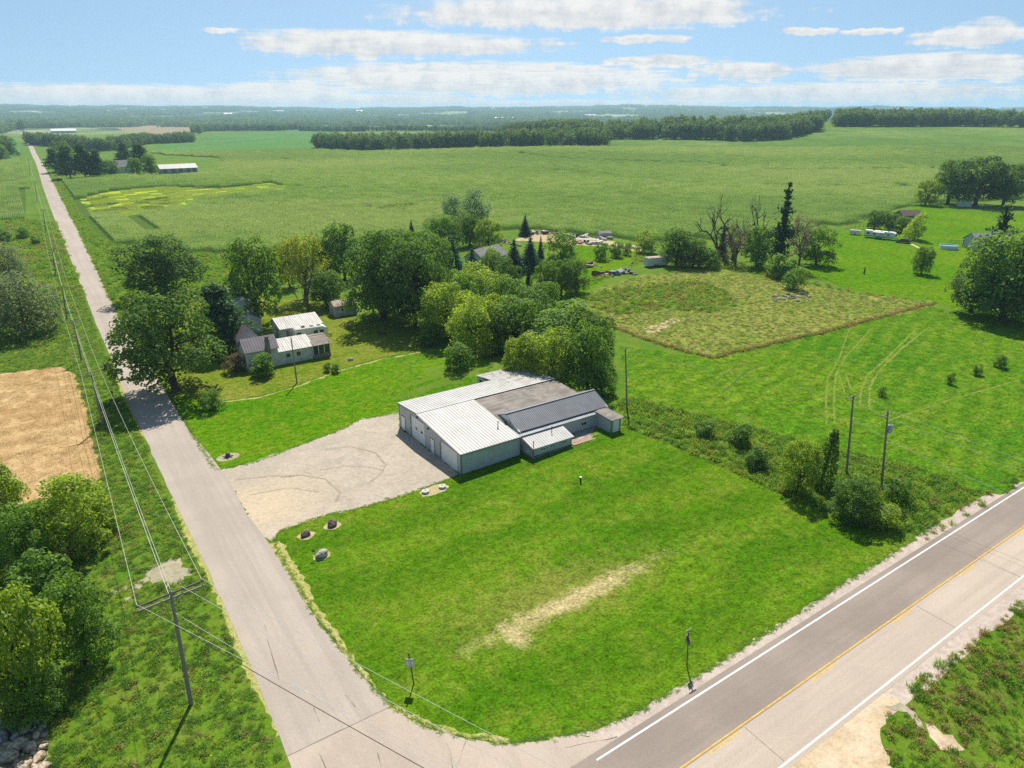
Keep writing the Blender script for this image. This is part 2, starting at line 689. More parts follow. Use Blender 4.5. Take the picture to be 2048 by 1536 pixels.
def roof_dark():
    m, k, b = newmat('roof_roll_felt', .95, .1)
    p = pos(k)
    n = k.noise(p, .35, 6, .7, .5)
    n2 = k.noise(k.mapping(p, scale=(.25, 3, 1)), 1, 4, .7)
    col = k.mix(k.ss(n, .35, .65), (.20, .175, .155), (.32, .285, .255))
    col = k.mix(k.m('MULTIPLY', k.ss(n2, .5, .62), .5), col, (.11, .095, .09))
    k.l(col, b.inputs['Base Color'])
    bump(k, b, k.noise(p, 14, 3, .6), .01)
    return m


ROOFD = roof_dark()
WHITE = flat_mat('white_paint', (.78, .78, .77), .45, .35, .04, 2)
DOORW = flat_mat('door_white', (.82, .82, .82), .4, .4, .04, 2)
DARK = flat_mat('dark_trim', (.035, .038, .042), .5, .3, .1, 2)
STONE = flat_mat('foundation_stone', (.27, .25, .22), .95, .1, .3, 4, bmp=.03)
BRICK = flat_mat('paving_brick', (.42, .29, .22), .9, .1, .2, 5, bmp=.01)
SLABC = flat_mat('slab_concrete', (.34, .325, .30), .9, .1, .2, 1.4, bmp=.005)
CONC = flat_mat('pale_concrete', (.52, .50, .46), .9, .1, .15, 3, bmp=.01)
IRON = flat_mat('dark_iron', (.05, .045, .045), .7, .3, .2, 5)
RUST = flat_mat('rust', (.20, .075, .035), .9, .15, .35, 7, col2=(.09, .035, .022))
REDP = flat_mat('faded_red', (.34, .04, .03), .7, .2, .3, 6)


def glass(name='window_glass'):
    m, k, b = newmat(name, .06, .6)
    b.inputs['Base Color'].default_value = (.025, .03, .036, 1)
    return m


GLASS = glass()


def gm_lawn():
    dA, dB = G(985, 1275), G(1290, 1130)
    eA, eB = G(905, 1262), G(1285, 1118)
    fA, fB = G(1005, 1250), G(1060, 1290)

    def ex(k, p, col):
        sp = k.n('ShaderNodeSeparateXYZ')
        k.l(p, sp.inputs[0])
        # mowing passes, along the highway
        wv = k.m('SINE', k.m('ADD', k.m('MULTIPLY', sp.outputs[1], .62), k.m('MULTIPLY', k.noise(p, .05, 3, .6), 11)))
        col = k.mix(k.m('MULTIPLY', k.ss(wv, -.7, .9), .5), col, (.034, .118, .002))
        w2 = k.m('SINE', k.m('ADD', k.m('MULTIPLY', sp.outputs[1], 4.4), k.m('MULTIPLY', k.noise(p, .06, 2, .5), 14)))
        col = k.mix(k.m('MULTIPLY', k.ss(w2, .1, .9), k.m('MULTIPLY', k.ss(k.noise(p, .09, 3, .6), .45, .6), .3)), col, (.105, .205, .006))
        dry = k.ss(k.noise(p, .16, 6, .72, .6), .60, .74)
        col = k.mix(k.m('MULTIPLY', dry, .55), col, (.19, .20, .03))
        col = k.mix(k.m('MULTIPLY', spot(k, p, eA, eB, 3.8, .9, 1.3), .62), col, (.22, .215, .045))
        col = k.mix(k.m('MULTIPLY', spot(k, p, dA, dB, 1.15, .8, 1.15, .5), .85), col, (.47, .38, .19))
        col = k.mix(k.m('MULTIPLY', spot(k, p, fA, fB, 1.1, .8, 1.1, .5), .8), col, (.47, .38, .19))
        return col
    return ground_mat('lawn_grass', (.074, .168, .006), (.100, .188, .008), (.150, .198, .020), .05, .4, 4.2, .10, .95, ex)


M_GROUND = ground_mat('rough_grass', (.075, .165, .016), (.130, .215, .028), (.190, .205, .060), .03, .3, 3.0, .12, .55)
M_LAWN = gm_lawn()
M_LAWN2 = ground_mat('north_lawn', (.062, .175, .003), (.088, .198, .004), (.145, .205, .012), .06, .35, 4.2, .10, 1.1)
M_YARD = ground_mat('yard_grass', (.140, .185, .015), (.190, .205, .032), (.080, .165, .006), .05, .3, 4, .10, 1.0)


def gm_hay():
    def ex(k, p, col):
        q = k.mapping(p, rot=(0, 0, math.radians(-16)))
        sp = k.n('ShaderNodeSeparateXYZ')
        k.l(q, sp.inputs[0])
        wv = k.m('SINE', k.m('ADD', k.m('MULTIPLY', sp.outputs[1], 1.9), k.m('MULTIPLY', k.noise(p, .03, 4, .6), 16)))
        return k.mix(k.m('MULTIPLY', k.ss(wv, -.6, .9), .3), col, (.032, .110, .006))
    return ground_mat('hay_grass', (.058, .165, .007), (.098, .192, .008), (.150, .208, .020), .022, .25, 2.4, .16, 1.1, ex)


M_HAY = gm_hay()
M_RLAWN = ground_mat('far_lawn', (.070, .180, .004), (.115, .205, .007), (.090, .180, .006), .035, .25, 2.5, .10, .95)
M_WEEDF = ground_mat('weedy_field_soil', (.205, .235, .042), (.150, .215, .026), (.275, .265, .085), .03, .3, 2.5, .14, .7)
M_BARE = ground_mat('bare_pale_soil', (.50, .40, .27), (.44, .34, .20), (.30, .28, .10), .2, .7, 5, .03, .3)


def gm_gravel():
    tA, tB = G(470, 980), G(600, 1040)

    def ex(k, p, col):
        tan = spot(k, p, tA, tB, 7, .9, .5)
        col = k.mix(k.m('MULTIPLY', tan, .6), col, (.58, .46, .30))
        w = k.ss(k.noise(p, 1.4, 6, .8), .60, .68)
        wn = k.ss(k.noise(p, .14, 3, .6), .50, .62)
        return k.mix(k.m('MULTIPLY', k.m('MULTIPLY', w, wn), .8), col, (.17, .20, .06))
    return ground_mat('gravel', (.40, .345, .275), (.45, .39, .315), (.35, .305, .25), .08, .5, 7, .03, .38, ex)


M_GRAVEL = gm_gravel()
M_PULL = ground_mat('worn_gravel', (.40, .345, .27), (.34, .30, .22), (.26, .27, .11), .2, .9, 6, .03, .45)
M_TRACK = ground_mat('gravel_wheel_track', (.28, .235, .18), (.33, .28, .22), (.37, .31, .24), .3, .9, 8, .02, .35)


def gm_road(name, a, b_, streak, sc=2.0):
    m, k, b = newmat(name, .93, .12)
    p = pos(k)
    n = k.noise(p, .12, 4, .6)
    col = k.mix(k.ss(n, .35, .65), a, b_)
    ln = k.noise(k.mapping(p, rot=(0, 0, 0), scale=streak), 1.0, 4, .65)
    col = k.mix(k.m('MULTIPLY', k.ss(ln, .42, .66), .55), col, tuple(x * .78 for x in a))
    pt = k.ss(k.noise(p, .45, 5, .7, .8), .62, .72)
    col = k.mix(k.m('MULTIPLY', pt, .22), col, tuple(x * .72 for x in a))
    f = k.noise(p, 9, 3, .75)
    mul = k.n('ShaderNodeVectorMath', operation='SCALE')
    k.l(col, mul.inputs[0])
    k.l(k.m('ADD', 1.0, k.m('MULTIPLY', k.m('SUBTRACT', f, .5), .7)), mul.inputs[3])
    k.l(mul.outputs[0], b.inputs['Base Color'])
    bump(k, b, f, .008)
    return m


M_ROAD = gm_road('chip_seal', (.42, .36, .305), (.37, .318, .272), (.9, .02, 1))
M_APRON = gm_road('apron_concrete', (.455, .38, .31), (.41, .345, .285), (.4, .15, 1))
M_HWYD = gm_road('asphalt_worn', (.30, .25, .212), (.25, .207, .178), (.012, 1.0, 1))
M_HWYL = gm_road('concrete_lane', (.475, .40, .325), (.43, .36, .295), (.012, .8, 1))
M_SHOULD = ground_mat('shoulder_gravel', (.45, .375, .33), (.50, .42, .36), (.38, .31, .25), .2, .8, 6, .02, .35)
M_DRIVE = ground_mat('field_entrance_dirt', (.52, .40, .26), (.58, .47, .34), (.43, .32, .18), .15, .5, 5, .03, .3)
M_DRYEDGE = ground_mat('dry_verge', (.36, .33, .11), (.27, .31, .06), (.46, .39, .22), .4, 1.6, 6, .05, .6)
M_WHEAT = ground_mat('wheat_stubble_soil', (.47, .32, .155), (.52, .37, .19), (.42, .27, .12), .035, .4, 5.5, .06, .45)
M_SOIL = ground_mat('corn_soil', (.06, .12, .022), (.075, .135, .025), (.095, .125, .03), .05, .4, 3, .05, .4)
M_SICK = ground_mat('yellowed_growth', (.32, .42, .03), (.19, .34, .03), (.46, .46, .06), .03, .12, 1.2, .2, .5)
M_HTRACK = ground_mat('pressed_grass', (.17, .215, .04), (.12, .195, .02), (.25, .25, .08), .1, .9, 4, .03, .6)
M_SOY = ground_mat('soybean_canopy', (.075, .185, .045), (.095, .215, .06), (.13, .23, .055), .006, .05, .6, .2, .25)
M_CORNFAR = ground_mat('far_corn_canopy', (.105, .185, .035), (.165, .235, .06), (.075, .155, .035), .006, .05, .45, .5, .3)
M_BROWN = ground_mat('brown_far_field', (.30, .22, .14), (.26, .22, .13), (.33, .26, .17), .004, .03, .3, .1, .15)
M_PALE = ground_mat('pale_far_field', (.46, .43, .30), (.42, .40, .30), (.34, .34, .2), .004, .03, .3, .1, .15)
M_MUD = ground_mat('dark_wet_soil', (.09, .065, .045), (.13, .10, .07), (.06, .045, .03), .5, 1.5, 6, .05, .4)
M_LINEW = flat_mat('road_paint_white', (.76, .75, .71), .7, .2, .1, 3)
M_LINEY = flat_mat('road_paint_yellow', (.66, .40, .07), .7, .2, .12, 3)
M_CRACK = flat_mat('crack_seal', (.22, .185, .16), .9, .1, .1, 3)
ROCK1 = flat_mat('rock_brown', (.22, .175, .14), .95, .1, .3, 5, bmp=.05)
ROCK2 = flat_mat('rock_pale', (.50, .47, .42), .95, .1, .35, 5, bmp=.05)
ROCK3 = flat_mat('rubble_tan', (.50, .40, .29), .95, .1, .3, 3, bmp=.04)
ROCK4 = flat_mat('rubble_grey', (.33, .31, .30), .95, .1, .3, 3, bmp=.04)


def hill_mat():
    m, k, b = newmat('hill_cover', .95, .05)
    p = pos(k)
    f = k.ss(k.noise(p, .0016, 4, .6), .42, .50)
    f2 = k.noise(p, .0045, 4, .65)
    fld = k.mix(k.ss(f2, .4, .6), (.11, .18, .05), (.34, .35, .20))
    col = k.mix(f, (.035, .075, .02), fld)
    n3 = k.noise(p, .035, 3, .7)
    mul = k.n('ShaderNodeVectorMath', operation='SCALE')
    k.l(col, mul.inputs[0])
    k.l(k.m('ADD', .5, n3), mul.inputs[3])
    near = k.n('ShaderNodeVectorMath', operation='LENGTH')
    k.l(p, near.inputs[0])
    return m, k, b, mul.outputs[0], near.outputs['Value']


def gm_ground():
    m, k, b, far, dist = hill_mat()
    m.name = 'ground_cover'
    p = pos(k)
    n1 = k.ss(k.noise(p, .03, 4, .6), .36, .64)
    n2 = k.ss(k.noise(p, .3, 5, .65, .4), .42, .68)
    n3 = k.noise(p, 3.0, 3, .7)
    col = k.mix(n1, (.070, .160, .008), (.108, .190, .013))
    col = k.mix(k.m('MULTIPLY', n2, .7), col, (.155, .195, .030))
    mul = k.n('ShaderNodeVectorMath', operation='SCALE')
    k.l(col, mul.inputs[0])
    k.l(k.m('ADD', .3, k.m('MULTIPLY', n3, 1.4)), mul.inputs[3])
    k.l(k.mix(k.ss(dist, 1200, 2600), mul.outputs[0], far), b.inputs['Base Color'])
    bump(k, b, n3, .1)
    return m


M_GC = gm_ground()

# ------------------------------------------------------------------ the ground
def build_ground():
    na = 480
    rs = [0.0] + list(np.geomspace(6, 13500, 330))
    V = [(0, 0, h1(0, 0))]
    A = np.linspace(0, 2 * math.pi, na, endpoint=False)
    for r in rs[1:]:
        x, y = r * np.cos(A), r * np.sin(A)
        z = hgt(x, y)
        V += list(zip(x, y, z))
    F = [(0, 1 + i, 1 + (i + 1) % na) for i in range(na)]
    for j in range(len(rs) - 2):
        a, b = 1 + j * na, 1 + (j + 1) * na
        F += [(a + i, b + i, b + (i + 1) % na, a + (i + 1) % na) for i in range(na)]
    me = new_mesh('ground', V, F, M_GC, smooth=True)
    tag(link('ground', me), kind='structure')


build_ground()

# --- highway (two lanes of different age), markings, shoulders
YW, YY, YL = 26.88, 22.95, 19.15
X0, X1 = -120, 900


def strip(name, y0, y1, mat, off, x0=X0, x1=X1, parent=None, kind='structure', wob=0.0):
    n = int((x1 - x0) / 2.0)
    xs = np.linspace(x0, x1, n + 1)
    V = []
    for x in xs:
        a, b = y0, y1
        if wob:
            a += wob * rng.normal()
            b += wob * rng.normal()
        V += [(x, a, h1(x, a) + off), (x, b, h1(x, b) + off)]
    F = [(2 * i, 2 * i + 2, 2 * i + 3, 2 * i + 1) for i in range(n)]
    o = link(name, new_mesh(name, V, F, mat), parent)
    if parent is None:
        o['kind'] = kind
    return o


strip('roadside_gravel', 26.9, 28.75, M_SHOULD, .008, wob=.14)
strip('roadside_gravel', 17.2, 19.4, M_SHOULD, .008, wob=.14)
HW = strip('highway', YY - .05, 27.45, M_HWYD, .016)
strip('lane', 18.75, YY - .05, M_HWYL, .016, parent=HW)
strip('edge_line', YW - .075, YW + .075, M_LINEW, .021, x0=25.6, parent=HW)
strip('edge_line', YL - .075, YL + .075, M_LINEW, .021, x0=-5, parent=HW)
strip('centre_line', YY + .06, YY + .18, M_LINEY, .021, parent=HW)
dash = None
for i in range(40):
    x = 32.6 + i * 12.2 - 3 * 12.2
    n_ = MB()
    n_.add([(q, w_, h1(q, w_) + .021) for q, w_ in ((x, YY - .27), (x + 3.4, YY - .27), (x + 3.4, YY - .14), (x, YY - .14))], [(0, 1, 2, 3)])
    n_.build('centre_dash', M_LINEY, HW)
for x, y0, y1, w in ((36.5, 19.3, 22.8, .05), (61, 19.3, 22.8, .06), (74, 19.3, 22.8, .05), (98, 19.3, 22.8, .05), (122, 19.3, 22.8, .05)):
    MB().add([(q, w_, h1(q, w_) + .0205) for q, w_ in ((x, y0), (x + w, y0), (x + w + .12, y1), (x + .12, y1))], [(0, 1, 2, 3)]).build('slab_joint', M_CRACK, HW)

# --- side road
RL = [(590, 1560), (575, 1515), (505, 1340), (455, 1225), (395, 1095), (340, 985), (290, 875), (250, 790), (222, 715), (195, 655), (170, 590), (140, 515), (110, 440), (86, 375), (70, 322), (56, 291), (45, 275), (34, 261)]
RR = [(775, 1415), (700, 1325), (640, 1250), (590, 1170), (540, 1090), (495, 1030), (460, 965), (420, 910), (380, 865), (340, 800), (300, 730), (240, 640), (200, 555), (175, 500), (145, 440), (115, 380), (95, 345), (76, 312), (63, 286), (50, 273), (38, 261)]
rl, rr = Gs(RL), Gs(RR)
joint = Gs([(574, 1513), (782, 1413)])
patch('country_road', [joint[0]] + rl[2:] + rr[::-1][:-1] + [joint[1]], M_ROAD, .016, 12, 2.0, .05)
APR = [(574, 1513), (782, 1413), (850, 1455), (930, 1477), (1010, 1490), (1100, 1481), (1150, 1470)]
apr = Gs(APR)
apron = patch('road_apron', apr + [(27.5, 27.47), (-3.5, 27.47), tuple(G(590, 1560)[:2])], M_APRON, .013, 4, .6, .03)
ribbon('joint', joint, .06, M_CRACK, .02, parent=apron)
for ln in ([(640, 1508), (652, 1540)], [(755, 1505), (770, 1560)], [(890, 1485), (902, 1510), (905, 1545)], [(930, 1482), (915, 1530)], [(1130, 1495), (1235, 1475)]):
    ribbon('crack', Gs(ln), .028, M_CRACK, .02, parent=apron, jit=.05, step=.6)
cr = bpy.data.objects['country_road']
for ln in ([(243, 770), (330, 768)], [(190, 652), (238, 652)], [(628, 1415), (640, 1445)], [(690, 1390), (710, 1415)], [(530, 1250), (540, 1300), (560, 1360)]):
    ribbon('crack', Gs(ln), .02, M_CRACK, .019, parent=cr, jit=.05, step=.8)
# dry gravelly verges
ribbon('verge', Gs([(345, 985), (398, 1100), (460, 1225), (508, 1340), (560, 1470)]), [.4, 1.7, .9, 1.5, .4], M_DRYEDGE, .006, jit=.12, step=.45)
ribbon('verge', Gs([(548, 1085), (598, 1165), (648, 1245), (708, 1325), (782, 1412), (860, 1452), (940, 1470), (1020, 1482)]), [1.5, 1.3, .8, .6, .4, .5, .5], M_DRYEDGE, .0135, jit=.12, step=.45)
ribbon('verge', Gs([(222, 712), (250, 792), (292, 878)]), [.3, .9, .3], M_DRYEDGE, .006, jit=.12, step=.8)
ribbon('verge', Gs([(1100, 1480), (1200, 1455), (1300, 1400), (1420, 1325)]), [.8, .9, .6, .3], M_SHOULD, .0075, jit=.14, step=.7)

# --- lawns and the gravel lot
LAWN = [(545, 1080), (560, 1062), (610, 1045), (660, 1028), (705, 1020), (790, 996), (860, 972), (905, 955), (925, 948), (1040, 910), (1250, 855), (1350, 892), (1500, 958), (1700, 1045), (1832, 1078),
        (1650, 1190), (1520, 1275), (1420, 1338), (1330, 1392), (1240, 1440), (1150, 1468), (1010, 1486), (930, 1473), (850, 1450), (782, 1411), (703, 1322), (645, 1250), (595, 1170)]
lawn_w = Gs(LAWN)
patch('lawn', lawn_w, M_LAWN, .0115, 3.5, .5, .12)
NL = [(345, 792), (440, 803), (520, 792), (590, 772), (680, 738), (770, 714), (880, 697), (960, 690), (985, 730), (955, 768), (860, 800), (800, 826), (720, 838), (690, 856), (610, 886), (560, 906), (500, 926), (430, 940), (385, 868)]
nl_w = Gs(NL)
patch('north_lawn', nl_w, M_LAWN2, .005, 3.5, .5, .12)
YARD = [(238, 640), (262, 610), (360, 600), (470, 590), (560, 600), (650, 590), (700, 640), (860, 680), (885, 697), (770, 714), (680, 738), (590, 772), (520, 792), (440, 803), (345, 792), (300, 728)]
yard_w = Gs(YARD)
patch('yard', yard_w, M_YARD, .003, 8, 1, .15)
ribbon('mown_edge', Gs([(430, 806), (520, 795), (590, 775), (680, 741), (770, 717), (885, 697)]), .4, M_DRYEDGE, .008, jit=.2, step=.7)
GRAV = [(430, 940), (470, 936), (495, 926), (560, 905), (610, 886), (690, 856), (720, 838), (800, 824), (800, 856), (925, 950), (905, 958), (860, 974), (790, 997), (705, 1022), (660, 1030), (610, 1047), (560, 1063), (545, 1085), (520, 1065), (495, 1032), (462, 968)]
grav_w = Gs(GRAV)
lot = patch('gravel_lot', grav_w, M_GRAVEL, .009, 4, .5, .16)
for ln, w in (([(560, 955), (600, 950), (650, 958), (680, 985), (672, 1005)], .3), ([(650, 900), (700, 893), (750, 905), (772, 930), (760, 950), (735, 968)], .3), ([(640, 940), (690, 932), (745, 935), (768, 942)], .22), ([(470, 960), (540, 952), (590, 952)], .25), ([(500, 990), (580, 975), (640, 985)], .2)):
    ribbon('wheel_track', Gs(ln), w, M_TRACK, .014, parent=lot, jit=.04, step=.6)
# farm track across the left verge
patch('gravel_pull_off', Gs([(288, 1146), (325, 1126), (362, 1116), (385, 1150), (350, 1170), (300, 1163)]), M_PULL, .005, 4, .5, .3)
ribbon('bare_streak', Gs([(205, 1190), (250, 1178), (300, 1160)]), [.3, .9, .6], M_PULL, .007, jit=.3, step=.5)
ribbon('bare_streak', Gs([(250, 1200), (280, 1188)]), [.2, .6, .2], M_PULL, .007, jit=.25, step=.5)

# --- fields
WHEAT = [(-60, 760), (0, 748), (60, 740), (122, 734), (150, 748), (166, 800), (185, 880), (205, 962), (130, 985), (40, 1012), (-60, 1020)]
wheat_w = Gs(WHEAT)
patch('wheat_field', wheat_w, M_WHEAT, .012, 6, .8, .2)
HAY = [(1240, 690), (1420, 718), (1640, 668), (1860, 612), (1960, 640), (2120, 690), (2120, 920), (2000, 990), (1900, 965), (1700, 905), (1480, 852), (1330, 822), (1252, 800)]
hay_w = Gs(HAY)
hay = patch('hay_field', hay_w, M_HAY, .010, 6, 1.5, .3)
for ln, w in (([(1700, 655), (1675, 725), (1656, 755), (1652, 800), (1653, 850)], .3), ([(1745, 655), (1690, 715), (1672, 750), (1668, 790), (1668, 848)], .3), ([(1830, 660), (1770, 720), (1735, 750), (1722, 785), (1720, 810)], .3), ([(1850, 660), (1800, 700), (1755, 745), (1740, 775), (1738, 815)], .3), ([(1678, 748), (1690, 788)], .28), ([(1692, 750), (1702, 780)], .28),
              ([(1420, 770), (1470, 735), (1500, 725)], .35), ([(1445, 785), (1490, 745), (1530, 728)], .35), ([(2040, 760), (1900, 800), (1750, 850)], .26)):
    ribbon('wheel_track', Gs(ln), w, M_HTRACK if w < .34 else M_SOIL, .016, parent=hay, jit=.07, step=.7)
WEED = [(1130, 610), (1200, 575), (1300, 548), (1440, 540), (1560, 560), (1700, 585), (1872, 604), (1845, 618), (1640, 664), (1425, 714), (1330, 690), (1225, 655)]
weed_w = Gs(WEED)
wf = patch('weedy_field', weed_w, M_WEEDF, .013, 6, 1.5, .4)
patch('bare_soil', Gs([(1285, 662), (1320, 648), (1350, 636), (1358, 640), (1335, 656), (1300, 668)]), M_BARE, .018, 5, 1, .5, parent=wf)
RLAWN = [(1600, 540), (1660, 470), (1700, 460), (1790, 428), (1840, 412), (1990, 425), (2120, 440), (2120, 700), (1960, 640), (1870, 602), (1700, 580)]
rlawn_w = Gs(RLAWN)
rlw = patch('far_lawn', rlawn_w, M_RLAWN, .011, 8, 2, .4)
ribbon('drive_track', Gs([(1822, 488), (1840, 497), (1870, 512)]), 1.0, M_DRIVE, .02, parent=rlw, jit=.1)
patch('junk_yard_grass', Gs([(1060, 600), (1130, 560), (1160, 480), (1270, 490), (1290, 505), (1170, 590), (1130, 612)]), M_RLAWN, .012, 6, 1.5, .4)
patch('junk_ground', Gs([(1030, 480), (1060, 462), (1150, 470), (1280, 492), (1290, 505), (1180, 492)]), M_BARE, .016, 6, 1.5, .6)
# field entrance and verge beyond the highway
FE = [(1480, 1560), (1580, 1482), (1640, 1430), (1700, 1395), (1760, 1385), (1800, 1398), (1780, 1425), (1760, 1470), (1790, 1545), (1800, 1600), (1480, 1620)]
patch('field_entrance', Gs(FE), M_DRIVE, .012, 4, .6, .15)
patch('bare_bank', Gs([(1850, 1445), (1905, 1470), (1930, 1500), (1880, 1500), (1860, 1475)]), M_DRIVE, .02, 3, .5, .2)
patch('washout', Gs([(1770, 1412), (1800, 1405), (1830, 1425), (1850, 1460), (1838, 1455), (1815, 1425), (1785, 1420)]), M_PULL, .03, 2, .4, .1)

# --- crops
CORNP = [(128, 362), (212, 356), (330, 354), (440, 346), (445, 316), (330, 310), (300, 305), (480, 303), (640, 301), (730, 305), (860, 302), (1215, 296), (1300, 297), (1640, 298), (2048, 296), (2300, 300), (2300, 380), (2060, 345), (2040, 400), (1835, 405),
         (1790, 420), (1700, 446), (1640, 452), (1560, 470), (1430, 478), (1290, 484), (1200, 472), (1060, 458), (870, 470), (700, 495), (450, 508), (330, 498), (250, 488), (198, 474), (160, 425)]
corn_w = Gs(CORNP)
patch('corn_field_soil', corn_w, M_SOIL, .03, 25, 6, 0)
SICK = [(160, 398), (215, 384), (330, 374), (440, 378), (540, 366), (600, 378), (500, 392), (400, 402), (340, 425), (250, 432), (190, 430)]
LCORN = [(-60, 318), (40, 316), (47, 350), (52, 395), (50, 440), (-60, 446)]
lcorn_w = Gs(LCORN)
patch('stunted_patch', Gs(SICK), M_SICK, .06, 12, 4, 1.0)
patch('left_corn_field_soil', lcorn_w, M_SOIL, .03, 25, 6, 0)
for nm, pl, mt in (('soybean_field', [(300, 303), (330, 288), (420, 284), (600, 262), (665, 260), (690, 280), (640, 299), (440, 301)], M_SOY),
                   ('soybean_field', [(390, 283), (440, 270), (640, 259), (600, 262), (420, 284)], M_SOY),
                   ('far_corn_field', [(1215, 292), (1235, 280), (1400, 279), (1600, 272), (1640, 262), (1680, 252), (2060, 256), (2300, 258), (2300, 298), (2048, 294), (1640, 296), (1300, 295)], M_CORNFAR),
                   ('brown_field', [(205, 247), (420, 245), (470, 255), (380, 266), (330, 270), (230, 256)], M_BROWN),
                   ('left_soybean_field', [(-60, 290), (20, 282), (44, 290), (40, 312), (-60, 316)], M_SOY),
                   ('far_pale_field', [(480, 247), (560, 244), (700, 246), (640, 249)], M_PALE),
                   ('far_pale_field', [(880, 242), (1120, 240), (1160, 243), (960, 246)], M_PALE)):
    patch(nm, Gs(pl), mt, .12 if mt is not M_CORNFAR else .3, 40, 8, 1.0)
ribbon('field_path', Gs([(395, 284), (500, 279), (610, 273)]), 4, M_PALE, .25, step=12)
ribbon('field_path', Gs([(1290, 297.5), (1640, 299), (1850, 297)]), 6, M_PALE, .3, step=12)

# ------------------------------------------------------------------ plants: prototypes
def unit(v):
    return v / (np.linalg.norm(v, axis=-1, keepdims=True) + 1e-9)


def cards(P, N, size, asp=.62, jit=.7):
    """one leaf-shaped face per point; returns verts, quads, tint"""
    n = len(P)
    size = np.broadcast_to(np.asarray(size, float), (n,))[:, None]
    nn = unit(N + jit * rng.normal(size=(n, 3)))
    t = unit(np.cross(nn, rng.normal(size=(n, 3))))
    b = np.cross(nn, t)
    V = np.stack([P + t * size, P + b * size * asp, P - t * size, P - b * size * asp], 1).reshape(-1, 3)
    F = np.arange(4 * n).reshape(n, 4)
    T = np.repeat(rng.random(n), 4)
    return V, F, T


def blades(P, D, length, width, bend=.35):
    """upright tapering blades: a quad and a tip, from P along D"""
    n = len(P)
    length = np.broadcast_to(np.asarray(length, float), (n,))[:, None]
    width = np.broadcast_to(np.asarray(width, float), (n,))[:, None]
    D = unit(D)
    s = unit(np.cross(D, np.array([0, 0, 1.0]) + .3 * rng.normal(size=(n, 3))))
    out = D.copy()
    out[:, 2] = 0
    out = unit(out + 1e-4)
    m1 = P + D * length * .55
    m2 = P + D * length * .85 + out * length * bend * .6 - np.array([0, 0, 1]) * length * bend * .25
    V = np.stack([P - s * width * .5, P + s * width * .5, m1 + s * width * .5, m1 - s * width * .5, m2 + s * width * .08, m2 - s * width * .08], 1).reshape(-1, 3)
    i = np.arange(n)[:, None] * 6
    F = np.concatenate([i + np.array([[0, 1, 2, 3]]), i + np.array([[3, 2, 4, 5]])], 0)
    T = np.repeat(rng.random(n), 6)
    return V, F, T


def join(parts):
    """parts: list of (V,F,T,matindex)"""
    V, F, T, M = [], [], [], []
    n = 0
    for (v, f, t, m_) in parts:
        V.append(v)
        F.append(f + n)
        T.append(t)
        M.append(np.full(len(f), m_))
        n += len(v)
    return np.concatenate(V), np.concatenate(F), np.concatenate(T), np.concatenate(M)


def tube_np(pts, rad, seg=6):
    pts = np.asarray(pts, float)
    n = len(pts)
    t = np.gradient(pts, axis=0)
    t = unit(t)
    a = np.where(np.abs(t[:, 2:3]) < .9, np.array([[0, 0, 1.0]]), np.array([[1.0, 0, 0]]))
    b = unit(np.cross(t, a))
    c = np.cross(t, b)
    an = np.arange(seg) * 2 * math.pi / seg
    R = np.asarray(rad, float)[:, None, None]
    V = pts[:, None, :] + R * (np.cos(an)[None, :, None] * b[:, None, :] + np.sin(an)[None, :, None] * c[:, None, :])
    F = []
    for i in range(n - 1):
        for k in range(seg):
            F.append((i * seg + k, i * seg + (k + 1) % seg, (i + 1) * seg + (k + 1) % seg, (i + 1) * seg + k))
    V = V.reshape(-1, 3)
    return V, np.array(F), np.full(len(V), .5)


def limb(a, b, r0, r1, n=5, wob=.06):
    a, b = np.asarray(a, float), np.asarray(b, float)
    t = np.linspace(0, 1, n)[:, None]
    L = np.linalg.norm(b - a)
    p = a + (b - a) * t
    p[:, 2] += (np.sin(t[:, 0] * math.pi) * .12 * L)
    p[1:-1] += rng.normal(size=(n - 2, 3)) * wob * L
    return tube_np(p, np.linspace(r0, r1, n))


